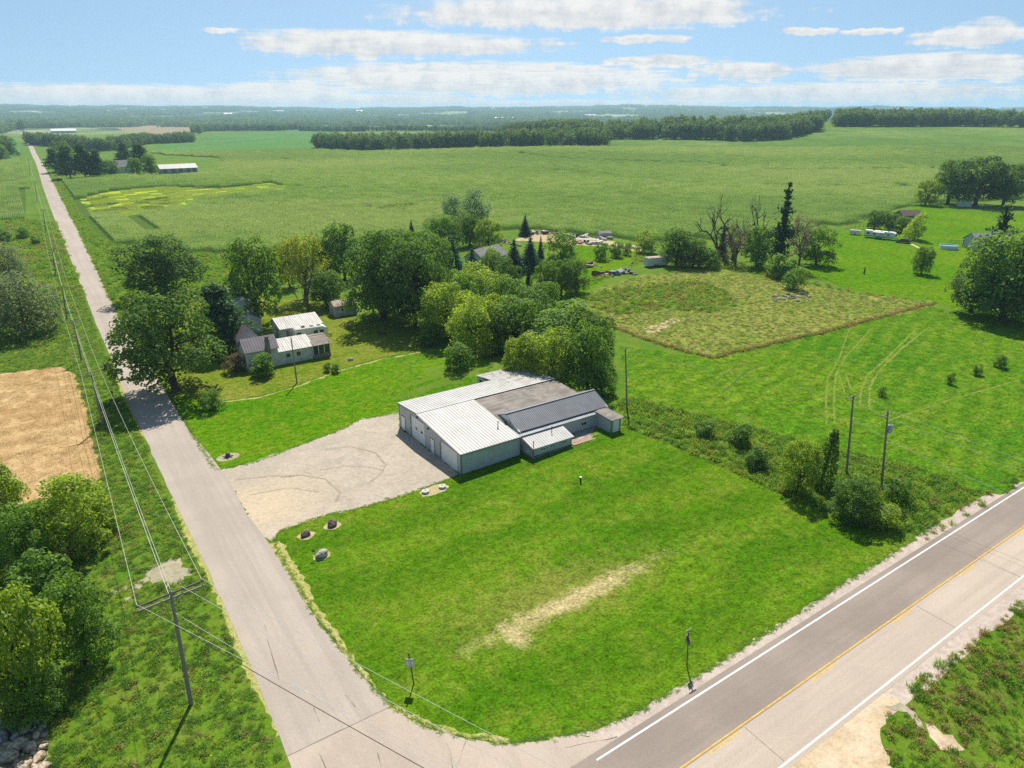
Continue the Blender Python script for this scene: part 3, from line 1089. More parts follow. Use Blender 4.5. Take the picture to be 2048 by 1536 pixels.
def lobed_crown(nb, zlo, zhi, rad, brad, ncard, size, zbias=1.0, flat=1.0, fill=.25, seed_lobes=True):
    """leaf faces on the shells of many lobes spread through an ellipsoid of unit footprint.  returns (V,F,T), lobe centres"""
    cz, rz = (zlo + zhi) / 2, (zhi - zlo) / 2
    cen = []
    tries = 0
    while len(cen) < nb and tries < 4000:
        tries += 1
        t = rng.random()
        prof = math.sqrt(max(0, 1 - ((t - .38) / .68) ** 2)) if t > .38 else .78 + .22 * t / .38
        a = rng.random() * 2 * math.pi
        q = prof * (rad - brad * .85) * rng.random() ** .33
        c = np.array([q * math.cos(a), q * math.sin(a), zlo + brad * .55 + t * (zhi - zlo - brad * 1.35)])
        if all(np.linalg.norm((c - e) * [1, 1, .9]) > brad * .72 for e in cen):
            cen.append(c)
    cen = np.array(cen)
    br = brad * (.55 + .85 * rng.random(len(cen)))
    w = br ** 2
    idx = rng.choice(len(cen), ncard, p=w / w.sum())
    d = unit(rng.normal(size=(ncard, 3)) + np.array([0, 0, .55]))
    # each lobe is itself a bunch of sprays
    spray = unit(rng.normal(size=(len(cen), 9, 3)) + np.array([0, 0, .4]))
    sd = spray[idx, rng.integers(0, 9, ncard)]
    d = unit(sd + .42 * rng.normal(size=(ncard, 3)))
    al = np.abs((d * sd).sum(1))
    sh = (.72 + .42 * al) * (1 - fill * rng.random(ncard) ** 1.5)
    P = cen[idx] + d * (br[idx] * sh)[:, None] * np.array([1, 1, flat])
    keep = d[:, 2] > -.55
    for c, r in zip(cen, br):
        keep &= ~((np.linalg.norm((P - c) / np.array([1, 1, flat]), axis=1) < r * .5))
    P, d = P[keep], d[keep]
    tone = rng.random(len(cen))
    V, F, T = cards(P, d + np.array([0, 0, .35]), size * (.65 + .7 * rng.random(len(P))), jit=.55)
    T = np.clip(.55 * T + .45 * np.repeat(tone[idx[keep]], 4), 0, 1)
    return (V, F, T), cen


PROTO = {}


def decid(kind, n, mat, nb, zlo, zhi, rad, brad, ncard, size, bark=None, trunk=.035, **kw):
    for v in range(n):
        (V, F, T), cen = lobed_crown(nb, zlo, zhi, rad, brad, ncard, size, **kw)
        cm = new_mesh(kind + '_crown', V, F, mat, tint=T)
        parts = []
        fork = np.array([rng.normal() * .02, rng.normal() * .02, zlo + (zhi - zlo) * .22])
        tv = tube_np([(0, 0, -.02), (0, 0, .03), fork * [.6, .6, .55], fork], [trunk * 1.5, trunk * 1.05, trunk * .9, trunk * .75], 8)
        parts.append((*tv, 0))
        for c in cen[rng.permutation(len(cen))[:11]]:
            parts.append((*limb(fork * [1, 1, .7 + .3 * rng.random()], c, trunk * .45, trunk * .12), 0))
        V, F, T, M = join(parts)
        tm = new_mesh(kind + '_trunk', V, F, bark or BARK)
        PROTO.setdefault(kind, []).append((tm, cm))


def conifer(kind, n, mat, base=.06, droop=.25, dens=1.0, width=.5, power=.9, ragged=.15, size=.035, gap=0.0):
    for v in range(n):
        Ps, Ns, Ss = [], [], []
        parts = [(*tube_np([(0, 0, -.02), (0, 0, .4), (0, 0, .97)], [.022, .015, .004], 6), 0)]
        levels = int(26 * dens)
        for i in range(levels):
            z = base + (1 - base) * (i + rng.random() * .6) / levels
            R = width * (1 - z) ** power * (1 - ragged * rng.random())
            if gap and rng.random() < gap:
                R *= .55
            nbr = max(4, int(11 * (1 - z) + 4))
            a0 = rng.random() * 6.28
            for j in range(nbr):
                a = a0 + j * 2 * math.pi / nbr + rng.normal() * .15
                r = R * (1 - ragged * rng.random())
                m_ = max(4, int(r / size * 2.4))
                s = np.linspace(.12, 1, m_)
                p = np.stack([np.cos(a) * r * s, np.sin(a) * r * s, z - droop * r * s ** 1.6 + .04 * r], 1)
                p += rng.normal(size=p.shape) * size * .5
                Ps.append(p)
                Ns.append(np.tile([np.cos(a) * .4, np.sin(a) * .4, 1.0], (m_, 1)))
                Ss.append(size * (1.15 - .45 * s))
                if r > .12:
                    parts.append((*tube_np([(0, 0, z), p[m_ // 2] - [0, 0, .005], p[-1]], [.006, .004, .001], 4), 0))
        P, N, Sz = np.concatenate(Ps), np.concatenate(Ns), np.concatenate(Ss)
        V, F, T = cards(P, N, Sz, .5, .55)
        cm = new_mesh(kind + '_crown', V, F, mat, tint=T)
        V, F, T, M = join(parts)
        PROTO.setdefault(kind, []).append((new_mesh(kind + '_trunk', V, F, BARK), cm))


def pine(kind, n, mat, ntier=11, base=.12, size=.034, width=.5):
    """white pine: separate sprays of needles on level, upswept limbs"""
    for v in range(n):
        parts = [(*tube_np([(0, 0, -.02), (0.01, 0, .45), (-.005, .01, .97)], [.026, .018, .005], 7), 0)]
        Ps, Ns, tn = [], [], []
        for i in range(ntier):
            z = base + (1 - base) * (i + .3 * rng.random()) / ntier
            R = width * (1 - .88 * ((z - base) / (1 - base)) ** 1.1)
            for j in range(8):
                a = rng.random() * 6.28
                r = R * (.5 + .5 * rng.random())
                tip = np.array([math.cos(a) * r, math.sin(a) * r, z + .10 * r + .02 * rng.normal()])
                parts.append((*limb((0, 0, z - .03), tip, .008, .002, 4, .03), 0))
                for s in (.55, .8, 1.0):
                    c = np.array([tip[0] * s, tip[1] * s, z + (tip[2] - z) * s + .01])
                    m_ = 26
                    q = rng.normal(size=(m_, 3)) * np.array([.065, .065, .022]) * (.7 + .5 * r / width)
                    Ps.append(c + q)
                    Ns.append(np.tile([0, 0, 1.0], (m_, 1)) + q * 4)
                    tn.append(np.full(m_, rng.random()))
        q = rng.normal(size=(60, 3)) * [.025, .025, .04] + [0, 0, .96]
        Ps.append(q)
        Ns.append(np.tile([0, 0, 1.0], (60, 1)))
        tn.append(np.full(60, .6))
        P, N, tn = np.concatenate(Ps), np.concatenate(Ns), np.concatenate(tn)
        V, F, T = cards(P, N, size * (.7 + .6 * rng.random(len(P))), .4, .6)
        T = np.clip(.6 * T + .4 * np.repeat(tn, 4), 0, 1)
        cm = new_mesh(kind + '_crown', V, F, mat, tint=T)
        V, F, T, M = join(parts)
        PROTO.setdefault(kind, []).append((new_mesh(kind + '_trunk', V, F, BARK), cm))


def deadtree(kind, n, spread=.42):
    for v in range(n):
        tr, br = [], []
        def grow(a, d, L, r, lev, dst):
            b = a + d * L
            m_ = (a + b) / 2 + rng.normal(size=3) * L * .06
            dst.append((*tube_np([a, m_, b], [r, r * .8, r * .6], 6 if lev < 2 else 4), 0))
            if lev >= 5:
                return
            for _ in range(2 if lev > 0 else 4):
                nd = unit(d + rng.normal(size=3) * (.8 if lev < 2 else .55) + np.array([0, 0, .10]))
                grow(b if rng.random() < .7 else m_, nd, L * (.66 + .25 * rng.random()), r * .64, lev + 1, br)
        grow(np.array([0, 0, -.02]), np.array([.03, .02, 1.0]), .26, .034, 0, tr)
        V, F, T, M = join(tr)
        tm = new_mesh(kind + '_trunk', V, F, BARKG)
        V, F, T, M = join(br)
        V[:, :2] *= spread / (np.abs(V[:, :2]).max() + 1e-6)
        V[:, 2] = np.where(V[:, 2] > .3, .28 + (V[:, 2] - .28) * .72 / (V[:, 2].max() - .28), V[:, 2])
        cm = new_mesh(kind + '_branches', V, F, BARKG)
        PROTO.setdefault(kind, []).append((tm, cm))


decid('maple', 2, L_MAPLE, 52, .09, 1.0, .50, .135, 15000, .0165, fill=.35)
decid('oak', 3, L_OAK, 42, .03, 1.0, .50, .145, 11500, .019, fill=.35)
decid('light', 3, L_LIGHT, 38, .0, 1.0, .50, .145, 10500, .019, fill=.45)
decid('gold', 1, L_GOLD, 24, .22, 1.0, .48, .17, 6000, .019, fill=.4)
decid('willow', 2, L_WILLOW, 40, -.02, 1.0, .50, .17, 9000, .019, flat=1.0, fill=.4, trunk=.02)
decid('poplar', 2, L_POPLAR, 26, .05, 1.0, .5, .17, 6500, .021, fill=.4)
decid('brownish', 2, L_BROWN, 20, .15, 1.0, .5, .17, 2600, .018, bark=BARKG, fill=.5)
decid('shrub', 3, L_SHRUB, 13, -.05, 1.0, .5, .24, 3200, .033, fill=.4, trunk=.02)
decid('lightshrub', 3, L_LIGHT, 15, -.05, 1.0, .5, .22, 4200, .030, fill=.45, trunk=.02)
decid('redshrub', 1, L_RED, 11, -.05, 1.0, .5, .24, 2200, .033, fill=.4, trunk=.02)
conifer('spruce', 2, L_SPRUCE)
conifer('bluespruce', 2, L_BLUE, size=.04)
conifer('oldspruce', 2, L_SPRUCE, base=.14, droop=-.12, dens=.8, power=.6, ragged=.6, size=.042, gap=.45)
pine('pine', 2, L_PINE)
deadtree('dead', 3)


def tree(kind, name, label, u, v, top, w, cat='tree', group=None, var=None, rot=None, parts=('trunk', 'crown'), p=None, h=None, r=None):
    if p is None:
        p = G(u, v)
    if h is None:
        h = max(.4, top_at(p, u, top)[2] - p[2])
    if r is None:
        r = w * depth(p) / FPX / 2
    pr = PROTO[kind]
    tm, cm = pr[var if var is not None else int(rng.integers(len(pr)))]
    root = empty(name, (p[0], p[1], p[2] - .02), rng.random() * 6.28 if rot is None else rot, label, cat, group, scale=(2 * r, 2 * r, h))
    link(parts[0], tm, root)
    link(parts[1], cm, root)
    return root


# ------------------------------------------------------------------ scattering of uncountable plants
def scatter(name, label, cat, protos, P, rz, sc, idx=None, zs=None):
    """one object; geometry nodes set the prototype meshes on its points"""
    n = len(P)
    me = bpy.data.meshes.new(name)
    me.vertices.add(n)
    me.vertices.foreach_set('co', np.asarray(P, np.float32).ravel())
    def at(nm, ty, val, key='value'):
        a = me.attributes.new(nm, ty, 'POINT')
        a.data.foreach_set(key, val)
    rot = np.zeros((n, 3), np.float32)
    rot[:, 2] = rz
    s3 = np.repeat(np.asarray(sc, np.float32)[:, None], 3, 1)
    if zs is not None:
        s3[:, 2] *= zs
    at('prot', 'FLOAT_VECTOR', rot.ravel(), 'vector')
    at('pscl', 'FLOAT_VECTOR', s3.ravel(), 'vector')
    at('pidx', 'INT', np.asarray(idx if idx is not None else rng.integers(0, len(protos), n), np.int32))
    o = link(name, me)
    tag(o, label, cat, kind='stuff')
    col = bpy.data.collections.new(name + '_source')
    for i, m_ in enumerate(protos):
        po = bpy.data.objects.new('%s_source_%02d' % (name, i), m_)
        col.objects.link(po)
    ng = bpy.data.node_groups.new(name + '_scatter', 'GeometryNodeTree')
    ng.interface.new_socket('Geometry', in_out='INPUT', socket_type='NodeSocketGeometry')
    ng.interface.new_socket('Geometry', in_out='OUTPUT', socket_type='NodeSocketGeometry')
    k = NT(ng)
    gi, go = k.n('NodeGroupInput'), k.n('NodeGroupOutput')
    ci = k.n('GeometryNodeCollectionInfo')
    ci.inputs[0].default_value = col
    ci.inputs[1].default_value = True
    ci.inputs[2].default_value = True
    ip = k.n('GeometryNodeInstanceOnPoints')
    def na(nm, ty):
        x = k.n('GeometryNodeInputNamedAttribute', data_type=ty)
        x.inputs[0].default_value = nm
        return x.outputs[0]
    k.l(gi.outputs[0], ip.inputs['Points'])
    k.l(ci.outputs[0], ip.inputs['Instance'])
    ip.inputs['Pick Instance'].default_value = True
    k.l(na('pidx', 'INT'), ip.inputs['Instance Index'])
    k.l(na('prot', 'FLOAT_VECTOR'), ip.inputs['Rotation'])
    k.l(na('pscl', 'FLOAT_VECTOR'), ip.inputs['Scale'])
    k.l(ip.outputs[0], go.inputs[0])
    md = o.modifiers.new('scatter', 'NODES')
    md.node_group = ng
    return o


def drape(xy):
    return np.column_stack([xy, hgt(xy[:, 0], xy[:, 1])])


def fill(poly, dens, holes=(), jitgrid=True):
    A = np.array(poly)
    lo, hi = A.min(0), A.max(0)
    n = int((hi[0] - lo[0]) * (hi[1] - lo[1]) * dens)
    P = lo + rng.random((n, 2)) * (hi - lo)
    k = inpoly(P, poly)
    for hpoly in holes:
        k &= ~inpoly(P, hpoly)
    return P[k]


def vis(P, m=60):
    """drop points that lie well outside the photograph's field"""
    f = P[:, 0] * math.cos(TH) + P[:, 1] * math.sin(TH)
    r = P[:, 0] * math.sin(TH) - P[:, 1] * math.cos(TH)
    fd = f * math.cos(PITCH) + CAMH * math.sin(PITCH)
    u = CX + FPX * r / np.maximum(fd, 1)
    return P[(u > -220) & (u < 2048 + 220) & (fd > 10)]


def corn_tile(rows=8, L=6.08, plants=13, hgt_=2.3, mats=(0, 1), tas=True):
    Ps, Ds, Ls, parts = [], [], [], []
    tp = []
    for r in range(rows):
        x = (r + .5) * .76 - rows * .38
        for j in range(plants):
            y = (j + rng.random() * .6) * L / plants - L / 2
            hh = hgt_ * (.85 + .2 * rng.random())
            xx = x + rng.normal() * .05
            a0 = rng.random() * 6.28
            for q in range(6):
                a = a0 + q * 2.4
                z = hh * (.35 + .10 * q)
                Ps.append((xx, y, z))
                Ds.append((math.cos(a) * .8, math.sin(a) * .8, .75))
                Ls.append(.58)
            tp.append((xx, y, hh))
    P, D = np.array(Ps), np.array(Ds)
    parts.append((*blades(P, D, np.array(Ls) * (.8 + .4 * rng.random(len(P))), .11, .8), 0))
    if tas:
        tp = np.repeat(np.array(tp), 2, 0)
        d = rng.normal(size=tp.shape) * .35 + [0, 0, 1]
        parts.append((*blades(tp - [0, 0, .25], d, .5, .035, .1), 1))
    V, F, T, M = join(parts)
    return new_mesh('corn_rows', V, F, [CORN, TASSEL], M, T)


def tile_blades(name, L, n, hmin, hmax, w, mat, lean=.5, bend=.3):
    P = np.column_stack([(rng.random((n, 2)) - .5) * L, np.zeros(n)])
    D = rng.normal(size=(n, 3)) * lean
    D[:, 2] = 1
    V, F, T = blades(P, D, hmin + (hmax - hmin) * rng.random(n), w, bend)
    return new_mesh(name, V, F, mat, tint=T)


def clump(name, n, rad, h, size, mat, blade=.0, bmat=None):
    """low leafy weed: leaf faces over a dome, with some upright blades"""
    parts = []
    d = unit(rng.normal(size=(n, 3)))
    d[:, 2] = np.abs(d[:, 2])
    rr = .35 + .65 * rng.random(n) ** .6
    P = d * rr[:, None] * [rad, rad, h] * (1 + .25 * rng.normal(size=(n, 1)))
    P[:, 2] = np.maximum(P[:, 2], .02)
    parts.append((*cards(P, d + [0, 0, .5], size * (.6 + .8 * rng.random(n)), .6, .6), 0))
    mats = [mat]
    if blade:
        k = int(n * blade)
        P = np.column_stack([rng.normal(size=(k, 2)) * rad * .5, np.zeros(k)])
        D = rng.normal(size=(k, 3)) * .35
        D[:, 2] = 1
        parts.append((*blades(P, D, h * (.9 + .6 * rng.random(k)), size * .35, .3), 1))
        mats = [mat, bmat or mat]
    V, F, T, M = join(parts)
    return new_mesh(name, V, F, mats, M, T)


def do_scatter():
    # corn: rows run with the side road
    tiles = [corn_tile() for _ in range(2)] + [corn_tile() for _ in range(2)] + [corn_tile() for _ in range(2)]
    for i, m_ in ((2, CORN2), (3, CORN2), (4, CORN3), (5, CORN3)):
        tiles[i].materials[0] = m_
    ytile = [corn_tile(hgt_=1.2, tas=False) for _ in range(2)]
    for t in ytile:
        t.materials[0] = W_YEL
    def corn_tone(P):
        x, y = P[:, 0], P[:, 1]
        f = np.sin(x / 61 + 1.7 * np.sin(y / 97)) + np.sin(y / 47 + 1.3 * np.sin(x / 83) + x / 160) + .7 * np.sin((x + y) / 29) + rng.normal(size=len(P)) * .55
        b = np.where(f > .75, 2, np.where(f < -.75, 4, 0))
        return b + rng.integers(0, 2, len(P))
    def grid(poly, lines, holes, step=6.08):
        A = np.array(poly)
        lo, hi = A.min(0), A.max(0)
        gx, gy = np.meshgrid(np.arange(lo[0], hi[0], step), np.arange(lo[1], hi[1], step))
        P = np.column_stack([gx.ravel(), gy.ravel()])
        k = inpoly(P, poly)
        for hp in holes:
            k &= ~inpoly(P, hp)
        for ln, w in lines:
            k &= segdist(P, ln) > w
        return vis(P[k])
    sick = Gs(SICK)
    lines = [(Gs([(1080, 341), (1150, 347), (1220, 354), (1300, 363), (1370, 370), (1520, 374), (1700, 376)]), 3.2),
             (Gs([(1020, 305), (1060, 312), (1130, 320), (1250, 325), (1400, 328), (1450, 335)]), 3.2),
             (Gs([(255, 426), (280, 445), (305, 466)]), 3.0), (Gs([(270, 387), (330, 382), (440, 376), (520, 382)]), 2.5),
             (Gs([(1536, 342), (1700, 341), (1850, 340), (2048, 336)]), 3.2), (Gs([(1750, 368), (1790, 372), (1820, 378)]), 4),
             (Gs([(700, 418), (760, 422), (830, 412)]), 2.4), (Gs([(560, 318), (620, 330), (680, 326)]), 2.4)]
    yard = Gs([(205, 356), (235, 318), (330, 312), (432, 316), (440, 348), (330, 354)])
    P = grid(corn_w, lines, [sick, yard])
    P = P + rng.normal(size=P.shape) * [.0, .4]
    n = len(P)
    d = np.hypot(P[:, 0], P[:, 1])
    scatter('corn_crop', 'broad field of tall green tasselled corn behind the farmyards', 'corn', tiles, drape(P), (rng.random(n) < .5) * math.pi, np.ones(n), corn_tone(P), zs=.9 + .25 * rng.random(n))
    Q = grid(sick, [], [])
    k = rng.random(len(Q)) < .8
    n = k.sum()
    scatter('stunted_corn', 'yellowish stunted patch inside the corn field near the side road', 'corn', ytile, drape(Q[k]), (rng.random(n) < .5) * math.pi, np.ones(n), zs=.25 + .5 * rng.random(n))
    P = grid(lcorn_w, [], [])
    n = len(P)
    scatter('young_corn', 'corn field left of the side road', 'corn', tiles, drape(P), (rng.random(n) < .5) * math.pi, np.ones(n), zs=.75 + .15 * rng.random(n))
    # wheat stubble
    st = [tile_blades('stubble', 2.5, 900, .05, .13, .022, W_TAN, .6) for _ in range(2)]
    A = np.array(wheat_w)
    gx, gy = np.meshgrid(np.arange(A[:, 0].min(), A[:, 0].max(), 2.4), np.arange(A[:, 1].min(), A[:, 1].max(), 2.4))
    P = np.column_stack([gx.ravel(), gy.ravel()])
    P = vis(P[inpoly(P, wheat_w)])
    P = P + rng.normal(size=P.shape) * .5
    scatter('wheat_straw', 'ripe tan grain standing in the field left of the road', 'grain', st, drape(P), rng.random(len(P)) * 6.28, np.ones(len(P)))
    bld = [(38.6, 63.9), (38.6, 86.3), (54, 91.3), (64.8, 91.3), (64.8, 64), (48, 64)]
    # weeds
    wg = [clump('weed', 60, .6, .5, .10, W_GREEN, .3) for _ in range(3)] + [clump('weed', 60, .55, .6, .10, W_DARK, .3)] + [clump('weed', 60, .55, .5, .10, W_YEL, .4) for _ in range(2)]
    wt = [clump('dry_weed', 30, .5, .55, .10, W_OLIVE, .9, W_TAN) for _ in range(2)] + [clump('dry_weed', 30, .5, .5, .10, W_TAN, 1.0), clump('dry_weed', 40, .5, .5, .11, W_YEL, .5, W_OLIVE)]
    tg = [tile_blades('tall_grass', 1.0, 70, .35, .8, .05, W_GREEN, .45) for _ in range(2)] + [tile_blades('tall_grass', 1.0, 70, .35, .8, .05, W_DARK, .45), tile_blades('tall_grass', 1.0, 70, .3, .7, .05, W_YEL, .5)]
    protos = wg + wt + tg
    iw, it, ig = np.arange(6), np.arange(6, 10), np.arange(10, 14)
    road_hole = rl[1:] + rr[::-1]
    pull = Gs([(288, 1146), (325, 1126), (362, 1116), (385, 1150), (350, 1170), (300, 1163)])

    def region(nm, lab, poly, dens, mix, smin, smax, holes=(), cat='weeds', zs=(.7, 1.3), near=None):
        P = vis(fill(poly, dens, holes))
        n = len(P)
        which = rng.random(n)
        idx = np.where(which < mix[0], rng.choice(iw, n), np.where(which < mix[0] + mix[1], rng.choice(it, n), rng.choice(ig, n)))
        s = smin + (smax - smin) * rng.random(n) ** 1.5
        scatter(nm, lab, cat, protos, drape(P), rng.random(n) * 6.28, s, idx, zs[0] + (zs[1] - zs[0]) * rng.random(n))

    lv = [(574, 1513), (505, 1340), (455, 1225), (395, 1095), (340, 985), (290, 875), (250, 790), (222, 715), (195, 655), (170, 590), (140, 515), (112, 445)]
    lvw = Gs(lv)
    rub = Gs([(-200, 1400), (60, 1395), (85, 1440), (100, 1536), (110, 1620), (-200, 1650)])
    region('verge_weeds', 'dense green weeds on the verge left of the side road', [(a - .5, b) for a, b in lvw[:]] + [(lvw[-1][0] - 60, lvw[-1][1])] + [(-75, 120), (-60, 60), (-30, 38)], 3.6, (.26, .10, .64), .35, .85, [wheat_w, pull, rub, road_hole], zs=(.45, .9))
    right_strip = Gs([(240, 640), (200, 555), (175, 500), (145, 440), (115, 380), (96, 345), (126, 362), (160, 425), (200, 476), (250, 490), (330, 500), (450, 510), (560, 500), (470, 585), (360, 598), (262, 608)])
    region('ditch_grass', 'rough tall grass between side road and corn', right_strip, .9, (.30, .04, .66), .7, 1.4, [road_hole])
    hedge = Gs([(1232, 800), (1262, 795), (1330, 815), (1480, 848), (1600, 880), (1700, 905), (1800, 925), (1900, 960), (1960, 985), (1900, 1030), (1835, 1072), (1700, 1045), (1600, 1003), (1500, 958), (1350, 892), (1250, 852)])
    region('fence_row_weeds', 'tangle of green weeds and vines between corner lawn and hay field', hedge, 3.2, (.76, .03, .21), .5, 1.2)
    region('dry_field_weeds', 'olive and straw coloured weeds of the unmown field', weed_w, 2.0, (.06, .60, .34), .4, .9, zs=(.25, .6))
    dark = Gs([(1150, 605), (1210, 580), (1290, 570), (1400, 562), (1450, 580), (1480, 610), (1420, 625), (1330, 618), (1240, 630)])
    region('tall_field_weeds', 'taller dark weeds along the back of the unmown field', dark, 1.0, (.70, .18, .12), .8, 1.5)
    back = Gs([(1080, 610), (1140, 560), (1230, 545), (1300, 520), (1430, 535), (1580, 560), (1700, 585), (1870, 604), (1700, 582), (1560, 545), (1430, 520), (1330, 520), (1270, 505), (1250, 540), (1150, 585)])
    region('junk_yard_weeds', 'weeds around the junk rows', back, .5, (.45, .35, .2), .9, 1.6)
    edge_l = Gs([(1140, 615), (1225, 655), (1330, 692), (1422, 716), (1640, 666), (1868, 606)])
    Pn = np.array(densify(edge_l, .5, .35, closed=False))
    scatter('field_edge_weeds', 'brownish uncut strip bordering the hay field', 'weeds', [protos[i] for i in it], drape(Pn), rng.random(len(Pn)) * 6.28, .8 + .5 * rng.random(len(Pn)))
    br_ = Gs([(2200, 1100), (2048, 1195), (1960, 1270), (1850, 1350), (1800, 1380), (1840, 1405), (1790, 1412), (1768, 1440), (1765, 1470), (1795, 1545), (1805, 1600), (2200, 1640)])
    region('highway_bank_weeds', 'mixed green and dry weeds on the bank beyond the highway', br_, 3.0, (.22, .48, .30), .4, .85, [Gs([(1850, 1445), (1905, 1470), (1930, 1500), (1880, 1500), (1860, 1475)]), Gs([(1770, 1412), (1800, 1405), (1830, 1425), (1850, 1460), (1838, 1455), (1815, 1425), (1785, 1420)])])
    hv = Gs([(1832, 1080), (1960, 990), (2100, 900), (2100, 960), (2048, 960), (1900, 1055), (1835, 1090)])
    region('hay_edge_grass', 'longer grass along the highway beside the hay field', hv, 1.0, (.3, .25, .45), .5, 1.0)
    lh = Gs([(-100, 450), (50, 440), (112, 446), (170, 590), (140, 640), (-100, 700)])
    region('left_scrub', 'rough scrub growth in the wet corner left of the side road', lh, .45, (.6, .12, .28), 1.0, 2.2, [road_hole])
    # ragged lawn edges
    for nm, pl, w in (('lawn_edge_tufts', lawn_w, .25), ('north_lawn_edge_tufts', nl_w, .25)):
        Pn = np.array(densify(pl, .22, .16))
        k = ~inpoly(Pn, bld)
        Pn = Pn[k]
        scatter(nm, 'longer grass tufts fringing the ' + ('corner lawn' if nm[0] == 'l' else 'north lawn'), 'grass', [protos[10], protos[11], protos[13]], drape(Pn), rng.random(len(Pn)) * 6.28, .22 + .25 * rng.random(len(Pn)), zs=.25 + .3 * rng.random(len(Pn)))


do_scatter()

# ------------------------------------------------------------------ the shop building
def build_shop():
    X_, Y0, Y1, YR = 38.87, 68.4, 86.0, 80.2
    r = empty('shop_building', (X_, Y0, 0), 0, 'long grey metal shop building with white roof on the corner lot', 'building')
    EL, ER, RZ = 3.80, 3.02, 4.24
    XB = 47.9
    # walls as shells with real thickness; openings are framed doors standing just proud
    front = [(X_, Y0, -.1), (X_, Y1, -.1), (X_, Y1, EL), (X_, YR, RZ), (X_, Y0, ER)]
    MB().prism(front, (.18, 0, 0)).build('front_wall', SIDE, r, True)
    MB().box(X_ + .18, XB, Y0, Y0 + .18, -.1, ER - .02).build('side_wall', SIDE, r, True)
    MB().box(X_ + .18, 55, Y1 - .18, Y1, -.1, EL - .03).build('rear_side_wall', SIDE, r, True)
    MB().box(XB - .18, XB, Y0 + .18, 73.6, -.1, 2.98).build('inner_wall', SIDE, r, True)
    w = MB().box(55, 55.18, Y1, 90.8, -.1, 3.1)
    w.box(55.18, 62.6, 90.62, 90.8, -.1, 3.1)
    w.box(62.45, 62.63, 73.4, 90.62, -.1, 3.3)
    rw = w.build('rear_wing_wall', SIDE, r, True)
    MB().box(54.93, 54.99, 86.9, 89.9, .6, 2.75).build('wing_door', DARK, rw, True)
    # vertical ribs of the cladding
    rb = MB()
    for y in np.arange(Y0 + .3, Y1, .45):
        zt = (ER + (RZ - ER) * (y - Y0) / (YR - Y0)) if y < YR else (RZ - (RZ - EL) * (y - YR) / (Y1 - YR))
        z0 = 0.02
        for (a, b, zz) in ((84.1, 85.45, 2.25), (78.0, 82.2, 3.45), (75.3, 76.5, 2.15), (69.2, 73.6, 2.8)):
            if a < y < b:
                z0 = zz
        if zt - z0 > .15:
            rb.box(X_ - .018, X_ + .002, y - .02, y + .02, z0, zt - .06)
    for x in np.arange(X_ + .3, XB - .1, .3):
        rb.box(x - .02, x + .02, Y0 - .02, Y0 + .002, .02, ER - .1)
    o = rb.build('cladding_rib', SIDE, r, True)
    o['kind'] = 'stuff'
    # corner and eave trim
    MB().box(X_ - .035, X_ + .12, Y0 - .035, Y0 + .12, -.05, ER - .05).build('corner_trim', SIDE2, r, True)
    MB().box(X_ - .035, X_ + .12, Y1 - .12, Y1 + .035, -.05, EL - .05).build('corner_trim', SIDE2, r, True)
    MB().box(XB - .04, XB + .10, Y0 - .04, Y0 + .10, -.05, ER - .1).build('corner_trim', SIDE2, r, True)
    # white roof
    def zr(y):
        return ER + .06 + (RZ - ER) * (y - Y0) / (YR - Y0) if y <= YR else RZ + .06 - (RZ - EL) * (y - YR) / (Y1 - YR)
    def zw(y):
        return zr(Y1) - .145 * (y - Y1)
    a, b = X_ - .18, XB + .05
    rf = MB()
    rf.slab([(a, Y0 - .2, zr(Y0) - .02), (b, Y0 - .2, zr(Y0) - .02), (b, YR, zr(YR)), (a, YR, zr(YR))], .09)
    rf.slab([(a, YR + .001, zr(YR)), (62.7, YR + .001, zr(YR)), (62.7, Y1 + .2, zr(Y1) - .015), (a, Y1 + .2, zr(Y1) - .015)], .09)
    rf.slab([(54.85, Y1 + .201, zr(Y1) - .018), (62.7, Y1 + .201, zr(Y1) - .018), (62.7, 91.0, zw(91)), (54.85, 91.0, zw(91))], .09)
    roof = rf.build('white_roof', ROOFW, r, True)
    rb = MB()
    for x in np.arange(a + .1, 62.6, .45):
        def rib(y0, y1, z0, z1, h=.035, w=.03):
            rb.add([(x - w, y0, z0), (x + w, y0, z0), (x + w, y1, z1), (x - w, y1, z1), (x - w * .5, y0, z0 + h), (x + w * .5, y0, z0 + h), (x + w * .5, y1, z1 + h), (x - w * .5, y1, z1 + h)],
                   [(4, 5, 6, 7), (0, 4, 7, 3), (1, 2, 6, 5), (0, 1, 5, 4)])
        if x < b - .05:
            rib(Y0 - .2, YR, zr(Y0) - .02, zr(YR))
        rib(YR + .01, Y1 + .2, zr(YR), zr(Y1) - .015)
        if x > 54.95:
            rib(Y1 + .21, 91.0, zr(Y1) - .018, zw(91))
    o = rb.build('roof_rib', ROOFRIB, roof, True)
    o['kind'] = 'stuff'
    MB().box(a, 62.7, YR - .12, YR + .12, zr(YR) + .012, zr(YR) + .05).build('ridge_cap', ROOFW, roof, True)
    for y0, y1 in ((Y0 - .2, YR), (YR, Y1 + .2)):
        MB().slab([(a - .03, y0, zr(max(y0, Y0)) + .01), (a + .09, y0, zr(max(y0, Y0)) + .01), (a + .09, y1, zr(min(y1, Y1)) + .01), (a - .03, y1, zr(min(y1, Y1)) + .01)], .16).build('verge_trim', SIDE2 if y0 > 75 else ROOFW, roof, True)
    MB().box(a, b, Y0 - .27, Y0 - .205, ER - .14, ER + .01).build('gutter', SIDE2, roof, True)
    # rust streak patches along a leaking lap
    # flat felt roof behind
    fd = MB().slab([(b + .01, 72.4, 3.62), (62.7, 72.4, 3.62), (62.7, YR - .002, 4.20), (b + .01, YR - .002, 4.20)], .1).build('felt_roof', ROOFD, r, True)
